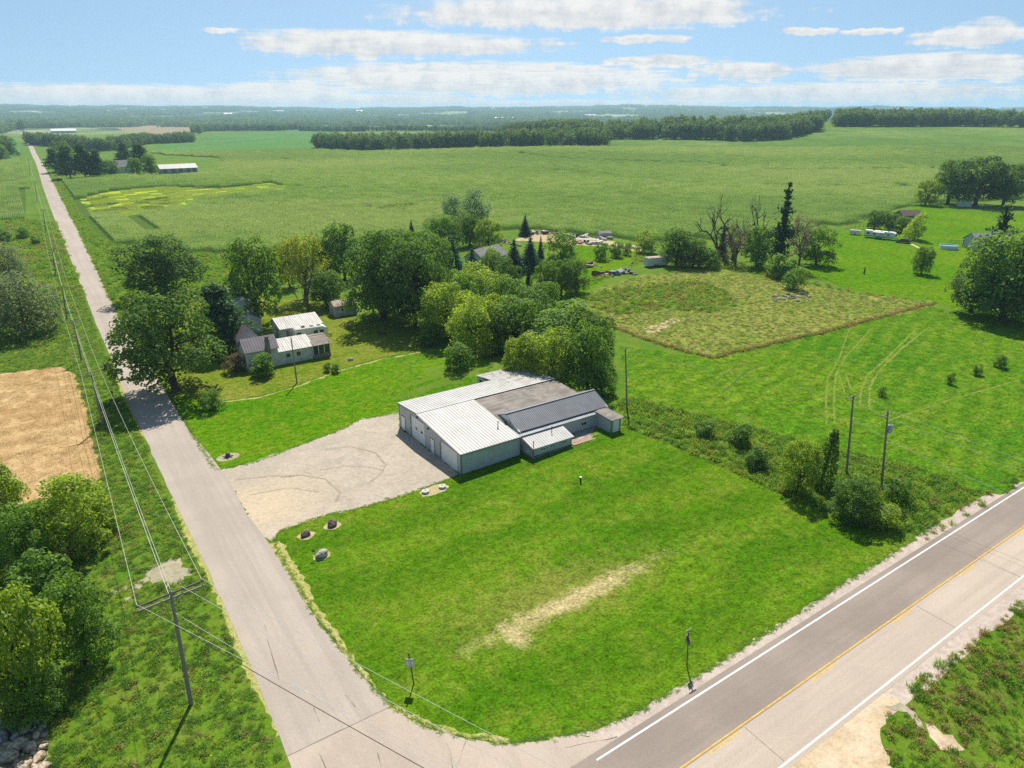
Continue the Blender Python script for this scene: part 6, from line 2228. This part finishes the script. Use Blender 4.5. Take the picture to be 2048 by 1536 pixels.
def power():
    b0 = G(382, 1408)
    t0 = top_at(b0, 341, 1182)
    # front pole with two long arms seen square to the side road
    p0, tip0 = pole(b0, t0, 'near weathered power pole with two long crossarms beside the road junction', .17, POLEG,
                    [(.35, 2.35, .12, POLEW), (.75, 2.35, .10, POLEG)])
    spec = [((206, 852), (181, 742), 'power pole beside the shaded stretch of the side road'), ((163, 722), (146, 640), 'third power pole along the left verge'),
            ((134, 640), (124, 572), 'fourth power pole along the left verge'), ((112, 553), (104, 496), 'fifth power pole along the left verge'),
            ((92, 470), (86, 418), 'sixth power pole along the left verge'), ((74, 405), (70, 362), 'seventh power pole along the left verge'),
            ((60, 352), (57, 318), 'eighth power pole along the left verge, near the far farm')]
    chains = [tip0]
    for (bu, bv), (tu, tv), lb in spec:
        b = G(bu, bv)
        t = top_at(b, tu, tv)
        _, tp = pole(b, t, lb, .16, POLEG, [(.3, 1.25, .05, POLEG)])
        chains.append(tp)
    ctop = [tip0[0], tip0[2], tip0[6], tip0[1]]
    for j, lb in enumerate(('left wire of the line along the side road', 'right wire of the line along the side road', 'top wire of the line along the side road')):
        pts = [(tip0[0], tip0[2], tip0[6])[j]] + [(c[0], c[2], c[-1])[j] for c in chains[1:]]
        wire('power_line', lb, pts, .35, group='wires along the side road')
    base = [np.array(c[-1]) - [0, 0, 1.9] for c in chains]
    wire('power_line', 'lower neutral wire of the line along the side road', base, .35, rad=.02, group='wires along the side road')
    # spans that leave the near pole over the junction, towards the highway
    def thru(u, v, z):
        r_ = ray(u, v)
        return np.array([0, 0, CAMH]) + r_ * ((z - CAMH) / r_[2])
    def onward(a, u, v, z, k=1.9):
        q = thru(u, v, z)
        return np.array(a) + (q - np.array(a)) * k
    for (st, u, lb) in ((tip0[2], 1140, 'upper pale wire crossing the road junction'), (tip0[1], 1052, 'second pale wire crossing the road junction'), (tip0[0], 940, 'third pale wire crossing the road junction')):
        wire('power_line', lb, [st, onward(st, u, 1536, 9.8)], .25, group='wires over the junction')
    a = b0 + (t0 - b0) * .82
    wire('power_line', 'lower pale wire crossing the road junction', [a, onward(a, 888, 1536, 8.0)], .25, group='wires over the junction')
    a = b0 + (t0 - b0) * .70
    wire('phone_cable', 'black cable crossing the road junction below the wires', [a, onward(a, 862, 1536, 6.6)], .3, WIRED, .025)
    # farm yard poles
    b = G(594, 766)
    t = top_at(b, 582, 676)
    pole(b, t, 'bare yard pole in front of the farmhouse', .13, POLEG, [], name='yard_pole')
    b2 = G(553, 632)
    t2 = top_at(b2, 549, 583)
    pole(b2, t2, 'short yard pole between farmhouse garage and leafy tree', .11, POLEG, [], name='yard_pole')
    b3 = G(1254, 818)
    t3 = top_at(b3, 1251, 697)
    _, tp3 = pole(b3, t3, 'single power pole right of the shop entrance', .14, POLEG, [(.2, .55, .9, POLEG)])
    b4 = G(1693, 948)
    t4 = top_at(b4, 1707, 792)
    _, tp4 = pole(b4, t4, 'left of the paired poles in the fence row with a plain crossarm', .15, POLEG, [(.15, 1.25, .0, POLEG)])
    b5 = G(1763, 978)
    t5 = top_at(b5, 1776, 822)
    _, tp5 = pole(b5, t5, 'right of the paired poles carrying the grey transformer', .15, POLEG, [(.55, 1.15, .0, POLEG)], trans=True)
    off = np.array([3.0, -62.0, 0])
    for j, lb in ((0, 'near'), (2, 'far')):
        e = np.array(tp5[j]) + off
        wire('power_line', lb + ' wire running off right from the paired poles', [tp4[j], tp5[j], e], .5, group='wires off to the right')
    q4, q5 = b4 + (t4 - b4) * .72, b5 + (t5 - b5) * .66
    wire('power_line', 'low wire between and beyond the paired poles', [q4, q5, q5 + off * [1, 1, 1]], .9, rad=.018)
    wire('power_line', 'service wire from the single pole to the paired poles', [tp3[0], tp4[0]], .5, rad=.014)
    wire('power_line', 'thin service wire from yard pole to the short pole', [t, t2], .3, WIRED, .012)


power()


# ------------------------------------------------------------------ signs
def text_mesh(body, size, mat, name='lettering'):
    cu = bpy.data.curves.new(name, 'FONT')
    cu.body = body
    cu.size = size
    cu.align_x = 'CENTER'
    cu.align_y = 'CENTER'
    cu.extrude = .002
    cu.space_line = .9
    o = bpy.data.objects.new(name, cu)
    C.objects.link(o)
    dg = bpy.context.evaluated_depsgraph_get()
    me = bpy.data.meshes.new_from_object(o.evaluated_get(dg))
    bpy.data.objects.remove(o)
    me.materials.clear()
    me.materials.append(mat)
    return me


def signs():
    p = G(828, 1368)
    t = top_at(p, 817, 1306)
    d = t - p
    hv = d / np.linalg.norm(d)
    r = empty('road_sign', p, 0, 'white weight limit sign on a leaning wooden post by the side road', 'sign')
    MB().tube([(0, 0, -.2), d], .055, 6).build('post', POLEW, r)
    # panel faces traffic from the highway: normal towards -x -y
    nrm = Vector((-.62, -.70, .05)).normalized()
    up = Vector(hv)
    right = up.cross(nrm).normalized()
    nrm = right.cross(up).normalized()
    c = Vector(d) * .70 + nrm * .075
    M = Matrix((right, up, nrm)).transposed().to_4x4()
    M.translation = c
    w, h = .66, .86
    pn = MB().box(-w / 2, w / 2, -h / 2, h / 2, -.012, .012).build('panel', WHITE, r)
    pn.matrix_local = M
    bd = MB()
    for a in ((-w / 2 + .03, w / 2 - .03, -h / 2 + .03, -h / 2 + .05), (-w / 2 + .03, w / 2 - .03, h / 2 - .05, h / 2 - .03), (-w / 2 + .03, -w / 2 + .05, -h / 2 + .05, h / 2 - .05), (w / 2 - .05, w / 2 - .03, -h / 2 + .05, h / 2 - .05)):
        bd.box(a[0], a[1], a[2], a[3], .0125, .015)
    bd.build('border', DARK, pn)
    for s, y, z in (('WEIGHT', .28, .15), ('LIMIT', .14, .15), ('10', -.06, .32), ('TONS', -.29, .18)):
        o = link('lettering', text_mesh(s, z, DARK), pn, (0, y, .0155))
    # route marker by the highway, seen from behind
    p = G(1374, 1332)
    t = top_at(p, 1377, 1262)
    d = t - p
    r = empty('route_sign', p, 0, 'grey backed road sign with street name blade beside the highway', 'sign')
    MB().tube([(0, 0, -.2), d], .05, 6).build('post', POLEW, r)
    for zf, ang, w, h, mt in ((.80, .25, .62, .80, GALV), (.70, 1.25, .5, .62, GALV)):
        c = d * zf
        ax = np.array([math.cos(ang), math.sin(ang), 0])
        n_ = np.array([-ax[1], ax[0], 0]) * .07 * (1 if ang < 1 else -1)
        v = [c + n_ + ax * w / 2 * s + [0, 0, z] + n_ * .2 * e for s in (-1, 1) for e in (0, 1) for z in (-h / 2, h / 2)]
        MB().add(v, [(0, 1, 3, 2), (4, 6, 7, 5), (0, 4, 5, 1), (2, 3, 7, 6), (0, 2, 6, 4), (1, 5, 7, 3)]).build('panel', mt, r)
    MB().box(d[0] - .38, d[0] + .38, d[1] - .012, d[1] + .012, d[2] + .005, d[2] + .17).build('name_blade', flat_mat('blade_pale_green', (.35, .5, .36), .5, .4, .05, 3), r).rotation_euler = (0, 0, 0)
    # small blue house number flag by the pale boulder
    p = G(631, 1118)
    r = empty('address_marker', p, 0, 'thin post with small blue address flag by the pale boulder', 'sign')
    MB().tube([(0, 0, -.1), (0, 0, 1.15)], .03, 6).build('post', IRON, r)
    MB().box(-.30, .02, -.045, -.032, .88, 1.15).build('plate', flat_mat('blue_plate', (.03, .16, .30), .4, .4, .05, 3), r).rotation_euler = (0, 0, -.6)
    # yellow marker at the lower edge
    p = G(433, 1538)
    r = MB().tube([p + [0, 0, -.1], p + [-.15, .1, 1.3]], .045, 8).build('marker_post', flat_mat('yellow_plastic', (.62, .52, .05), .5, .3, .08, 3))
    tag(r, 'yellow plastic marker post in the weeds at the bottom edge', 'post')


signs()


# ------------------------------------------------------------------ stones, lids, small things
def rock(name, p, sx, sy, sz, mat, rz=0, seed=0, sub=2, sharp=.25, parent=None):
    rg = np.random.default_rng(seed)
    bm = bmesh.new()
    bmesh.ops.create_icosphere(bm, subdivisions=sub, radius=1)
    pl = unit(rg.normal(size=(9, 3)))
    pd = .62 + .3 * rg.random(9)
    for v in bm.verts:
        q = np.array(v.co)
        for n_, dd in zip(pl, pd):
            s = q @ n_
            if s > dd:
                q = q - n_ * (s - dd)
        q *= 1 + sharp * .25 * rg.normal() * .4
        v.co = q * [sx, sy, sz]
    me = bpy.data.meshes.new(name)
    bm.to_mesh(me)
    bm.free()
    me.materials.append(mat)
    o = link(name, me, parent, p)
    o.rotation_euler = (rg.normal() * .15, rg.normal() * .15, rz)
    return o


def small_things():
    for (u, v), s, mt, lb in (((665, 1051), (.62, .5, .52), ROCK1, 'sharp topped brown boulder nearest the gravel lot'), ((612, 1071), (.6, .48, .42), ROCK1, 'low dark brown boulder between the other two'), ((644, 1112), (.72, .55, .55), ROCK2, 'pale speckled boulder beside the blue address flag')):
        p = G(u, v)
        tag(rock('boulder', p + [0, 0, s[2] * .55], *s, mt, rz=.5, seed=int(u), sub=3), lb, 'rock', 'boulders by the drive')
        patch('bare_soil', [(p[0] + 1.0 * math.cos(a) * (.8 + .3 * rng.random()), p[1] + .8 * math.sin(a) * (.8 + .3 * rng.random())) for a in np.linspace(0, 6.1, 14)], M_BARE, .012, 2, .3, .05)
    for (u, v), lb in (((851, 985), 'left round concrete septic lid at the gravel edge'), ((885, 975), 'right round concrete septic lid nearest the shop')):
        p = G(u, v)
        r = empty('septic_lid', p, 0, lb, 'lid', 'septic lids')
        MB().tube([(0, 0, -.1), (0, 0, .22)], .42, 18).build('riser', CONC, r)
        MB().tube([(0, 0, .221), (0, 0, .27)], .46, 18).build('cover', CONC, r)
        MB().tube([(-.12, 0, .275), (-.06, 0, .33), (.06, 0, .33), (.12, 0, .275)], .02, 6).build('handle', IRON, r)
    patch('bare_soil', Gs([(838, 985), (862, 972), (880, 968), (898, 972), (890, 982), (862, 992), (845, 994)]), M_BARE, .013, 2, .3, .08)
    # stump in a ring of ash
    p = G(456, 914)
    patch('ash_ring', [(p[0] + 1.5 * math.cos(a), p[1] + 1.1 * math.sin(a)) for a in np.linspace(0, 6.1, 22)], M_PULL, .013, 2, .3, .1)
    r = empty('tree_stump', p, 0, 'broken stump in a bare ring by the side road lawn', 'stump')
    MB().tube([(0, 0, -.1), (0, 0, .25), (.05, 0, .6)], [.42, .3, .24], 12).build('trunk', BARKG, r)
    for i in range(7):
        a = i * .9
        MB().tube([(.15 * math.cos(a), .15 * math.sin(a), .1), (.75 * math.cos(a), .7 * math.sin(a), .05 + .1 * (i % 2))], [.09, .03], 6).build('root', BARKG, r)
    # black capped well post on the lawn
    p = G(1161, 964)
    r = empty('well_pipe', p, 0, 'short black well pipe standing alone on the corner lawn', 'pipe')
    MB().tube([(0, 0, -.1), (0, 0, .62)], .11, 12).build('pipe', IRON, r)
    MB().tube([(0, 0, .621), (0, 0, .72)], .15, 12).build('cap', GALV, r)
    # wheeled bins and mail box on the left verge
    for (u, v), rz, lb in (((214, 738), .3, 'left dark wheeled bin on the verge'), ((222, 746), .3, 'right dark wheeled bin at the road edge')):
        p = G(u, v)
        r = empty('wheeled_bin', p, rz, lb, 'bin', 'wheeled bins')
        MB().add([(-.25, -.3, .08), (.25, -.3, .08), (.25, .3, .08), (-.25, .3, .08), (-.33, -.38, 1.0), (.33, -.38, 1.0), (.33, .38, 1.0), (-.33, .38, 1.0)], [(0, 3, 2, 1), (4, 5, 6, 7), (0, 1, 5, 4), (1, 2, 6, 5), (2, 3, 7, 6), (3, 0, 4, 7)]).build('body', DARK, r)
        MB().box(-.36, .36, -.4, .42, 1.001, 1.07).build('lid', flat_mat('bin_lid', (.06, .05, .065), .4, .4, .05, 3), r)
        for x in (-.3, .3):
            MB().tube([(x - .04, .3, .12), (x + .04, .3, .12)], .12, 10).build('wheel', DARK, r)
        MB().tube([(-.25, .44, .98), (.25, .44, .98)], .02, 6).build('handle', DARK, r)
    p = G(226, 797)
    r = empty('mail_box', p, .2, 'dark mail box on a post on the left verge', 'mail box')
    MB().box(-.05, .05, -.05, .05, -.1, 1.05).build('post', POLEW, r)
    n = 10
    sec = [(-.12, -.28, 1.05), (.12, -.28, 1.05)] + [(.12 * math.cos(a), -.28, 1.2 + .12 * math.sin(a)) for a in np.linspace(0, math.pi, n)]
    MB().prism(sec, (0, .56, 0)).build('box', DARK, r)
    MB().box(.121, .135, -.05, .0, 1.15, 1.38).build('flag', REDP, r)
    # pale stone on the farmhouse lawn, brush heap
    p = G(701, 721)
    tag(rock('lawn_stone', p + [0, 0, .2], .6, .4, .35, ROCK2, seed=5), 'pale stone lying on the farmhouse lawn', 'rock')
    for (u, v), lb in (((851, 693), 'small brown brush heap at the lawn edge left of the shop'), ((764, 668), 'small dark brush heap in the shade of the big trees')):
        p = G(u, v)
        r = empty('brush_heap', p, 0, lb, 'brush')
        b = MB()
        for i in range(60):
            a = rng.random() * 6.28
            q = np.array([math.cos(a), math.sin(a), 0]) * rng.random() * .9
            e = q + rng.normal(size=3) * [.5, .5, .2] + [0, 0, .35]
            b.tube([q + [0, 0, .02], e], [.03, .01], 4)
        b.build('branch', RUST, r)['kind'] = 'stuff'
    # rusty wagon in the bushes
    p = G(122, 1122)
    r = empty('farm_wagon', p, .5, 'rusty red wagon sunk among the roadside bushes', 'wagon')
    MB().box(-1.4, 1.4, -.8, .8, .55, .65).build('bed', RUST, r)
    for y in (-.8, .75):
        for i in range(3):
            MB().box(-1.4, 1.4, y, y + .05, .70 + i * .24, .90 + i * .24).build('plank', PLUM if i == 2 else REDP, r)
    MB().box(-1.45, -1.4, -.8, .8, .66, 1.4).build('headboard', REDP, r)
    MB().box(1.4, 1.47, -.85, -.7, .2, 1.75).build('stake', POLEW, r)
    for x in (-.9, .9):
        for y in (-.95, .95):
            w = MB().tube([(x + .42 * math.cos(a), y, .42 + .42 * math.sin(a)) for a in np.linspace(0, 2 * math.pi, 16)], .04, 6)
            for a in np.linspace(0, math.pi, 4, endpoint=False):
                w.tube([(x - .4 * math.cos(a), y, .42 - .4 * math.sin(a)), (x + .4 * math.cos(a), y, .42 + .4 * math.sin(a))], .02, 5)
            w.build('wheel', RUST, r)
    p = G(228, 1082)
    r = empty('hay_rake', p, .3, 'rusty dump rake frame lying by the verge bushes', 'rake')
    for s in (-1, 1):
        w = MB().tube([(s * 1.5, .65 * math.cos(a), .65 + .65 * math.sin(a)) for a in np.linspace(0, 2 * math.pi, 20)], .03, 6)
        for a in np.linspace(0, math.pi, 5, endpoint=False):
            w.tube([(s * 1.5, -.63 * math.cos(a), .65 - .63 * math.sin(a)), (s * 1.5, .63 * math.cos(a), .65 + .63 * math.sin(a))], .012, 4)
        w.build('wheel', RUST, r)
    MB().tube([(-1.5, 0, .65), (1.5, 0, .65)], .05, 6).build('axle', RUST, r)
    for i in range(12):
        x = -1.3 + i * .236
        MB().tube([(x, 0, .7), (x, .45, .75), (x, .75, .45), (x, .6, .08)], .015, 4).build('tine', RUST, r)
    MB().tube([(-.4, 0, .65), (0, -2.2, .5), (.4, 0, .65)], .04, 6).build('drawbar', RUST, r)
    # stump post on far lawn
    p = G(1728, 548)
    tag(MB().tube([p + [0, 0, -.1], p + [.1, 0, 1.2], p + [-.1, 0, 2.0]], [.22, .18, .12], 8).build('snag_post', BARK), 'dark broken trunk standing on the far lawn', 'stump')


small_things()


def rubble():
    p0 = G(30, 1490)
    r = empty('rubble_heap', p0, 0, 'heap of broken tan and grey concrete slabs at the lower left corner', 'rubble')
    k = 0
    for (u, v, s, fl, mt) in [(35, 1500, 1.1, .35, 0), (62, 1498, .95, .4, 0), (15, 1520, 1.3, .3, 0), (78, 1520, .8, .35, 0), (50, 1540, 1.2, .4, 0), (85, 1545, .9, .4, 0), (5, 1480, 1.0, .5, 1), (45, 1448, 1.0, .28, 1), (55, 1465, .8, .35, 1), (25, 1462, .8, .4, 1), (10, 1447, .7, .4, 1), (70, 1450, .6, .4, 1), (75, 1475, .55, .5, 0), (35, 1478, .6, .5, 1), (90, 1500, .5, .5, 0), (0, 1560, 1.4, .4, 0), (30, 1570, 1.3, .4, 0)]:
        p = G(u, v)
        k += 1
        rock('stone', p - p0 + [0, 0, .25 + .2 * rng.random()], s * .75, s * .5, s * fl, ROCK4 if mt else ROCK3, rz=rng.random() * 3, seed=50 + k, sub=2, sharp=.2, parent=r)
    for i in range(70):
        u, v = rng.random() * 100 - 10, 1432 + rng.random() * 120
        p = G(u, v)
        s = .12 + .25 * rng.random()
        rock('stone', p - p0 + [0, 0, s * .5], s, s * .8, s * .6, ROCK4 if v < 1490 else ROCK3, rz=rng.random() * 3, seed=200 + i, sub=1, parent=r)
    patch('rubble_ground', Gs([(-200, 1400), (60, 1425), (90, 1450), (100, 1536), (110, 1620), (-200, 1650)]), M_BARE, .01, 4, .6, .2)


rubble()


def junk():
    cols = [flat_mat('junk_%s' % n_, c, .7, .3, .2, 4) for n_, c in (('white', (.6, .6, .58)), ('rust', (.2, .08, .05)), ('grey', (.28, .28, .28)), ('blue', (.12, .2, .3)), ('dark', (.05, .05, .05)), ('tan', (.4, .33, .24)), ('maroon', (.2, .05, .06)))]
    specs = [('junk_row', [(1052, 470), (1075, 466), (1105, 468), (1130, 470)], 60, 'reddish junk row at the back left of the junk yard', (1, 6, 2, 0, 4)),
             ('junk_row', [(1130, 474), (1160, 474), (1200, 476), (1215, 482)], 55, 'pale junk row along the corn edge', (0, 2, 5, 0, 4)),
             ('junk_row', [(1150, 486), (1185, 488), (1235, 494), (1280, 498)], 40, 'scattered junk in front of the corn edge row', (0, 5, 2, 1)),
             ('junk_row', [(1205, 552), (1240, 545), (1262, 548)], 45, 'junk heap in front of the box trailer', (0, 2, 4, 1, 3)),
             ('junk_row', [(1160, 530), (1185, 535), (1195, 520)], 22, 'small junk heap on the junk yard lawn', (1, 4, 5, 2)),
             ('junk_row', [(985, 478), (1010, 486), (1040, 492)], 25, 'junk between pale tree and dark evergreen', (0, 2, 5, 1))]
    for nm, ln, n, lb, cs in specs:
        q = [G(u, v) for u, v in ln]
        r = empty(nm, q[0], 0, lb, 'junk', 'junk in the yard')
        for i in range(n):
            j = rng.integers(len(q) - 1)
            p = q[j] + (q[j + 1] - q[j]) * rng.random() + np.append(rng.normal(size=2) * 1.3, 0) - q[0]
            s = .35 + .9 * rng.random() ** 2
            b = MB().box(-s, s, -s * .6, s * .6, 0, s * (.5 + .6 * rng.random()))
            if rng.random() < .4:
                b = MB().tube([(-s, 0, s * .4), (s, 0, s * .4)], s * .4, 8)
            o = b.build('scrap', cols[cs[int(rng.integers(len(cs)))]], r)
            o.location = p
            o.rotation_euler = (rng.normal() * .2, rng.normal() * .2, rng.random() * 6.28)
    p = G(1175, 484)
    r = empty('flat_trailer', p, math.radians(-40), 'long pale flat bed lying in the junk row', 'trailer')
    MB().box(-4, 4, -1.1, 1.1, .8, 1.0).build('bed', ROOFS, r)
    for x in (-1, .2):
        for y in (-1, 1):
            MB().tube([(x, y - .12, .4), (x, y + .12, .4)], .4, 12).build('wheel', DARK, r)
    p = G(1208, 474)
    r = empty('old_camper_shell', p, math.radians(-20), 'small grey shelter at the right end of the pale junk row', 'shed')
    gable(r, -2.2, 2.2, -1.5, 1.5, 0, 1.6, 2.2, WALLW, SHING, 'x', .2)
    # heap in the unmown field
    p0 = G(1575, 600)
    r = empty('debris_heap', p0, 0, 'low brush and rubble heap in the unmown field', 'rubble')
    for i in range(40):
        p = G(1545 + rng.random() * 75, 585 + rng.random() * 22)
        s = .25 + .5 * rng.random()
        rock('stone', p - p0 + [0, 0, s * .2], s, s * .8, s * .6, (ROCK1, PLUM, ROCK3)[int(rng.integers(3)) if i > 2 else 2], seed=400 + i, sub=1, parent=r)


junk()

# ------------------------------------------------------------------ air
hz = bpy.data.materials.new('haze_air')
hz.use_nodes = True
hz.node_tree.nodes.clear()
k_ = NT(hz.node_tree)
o_ = k_.n('ShaderNodeOutputMaterial')
v_ = k_.n('ShaderNodeVolumePrincipled')
v_.inputs['Color'].default_value = (.52, .76, 1.0, 1)
v_.inputs['Density'].default_value = 0.00012
v_.inputs['Anisotropy'].default_value = 0.2
k_.l(v_.outputs[0], o_.inputs['Volume'])
ho = MB().box(-13800, 13800, -13800, 13800, -14, 122).build('haze', hz)
tag(ho, 'thin bluish summer haze over the whole landscape', 'haze', kind='stuff')
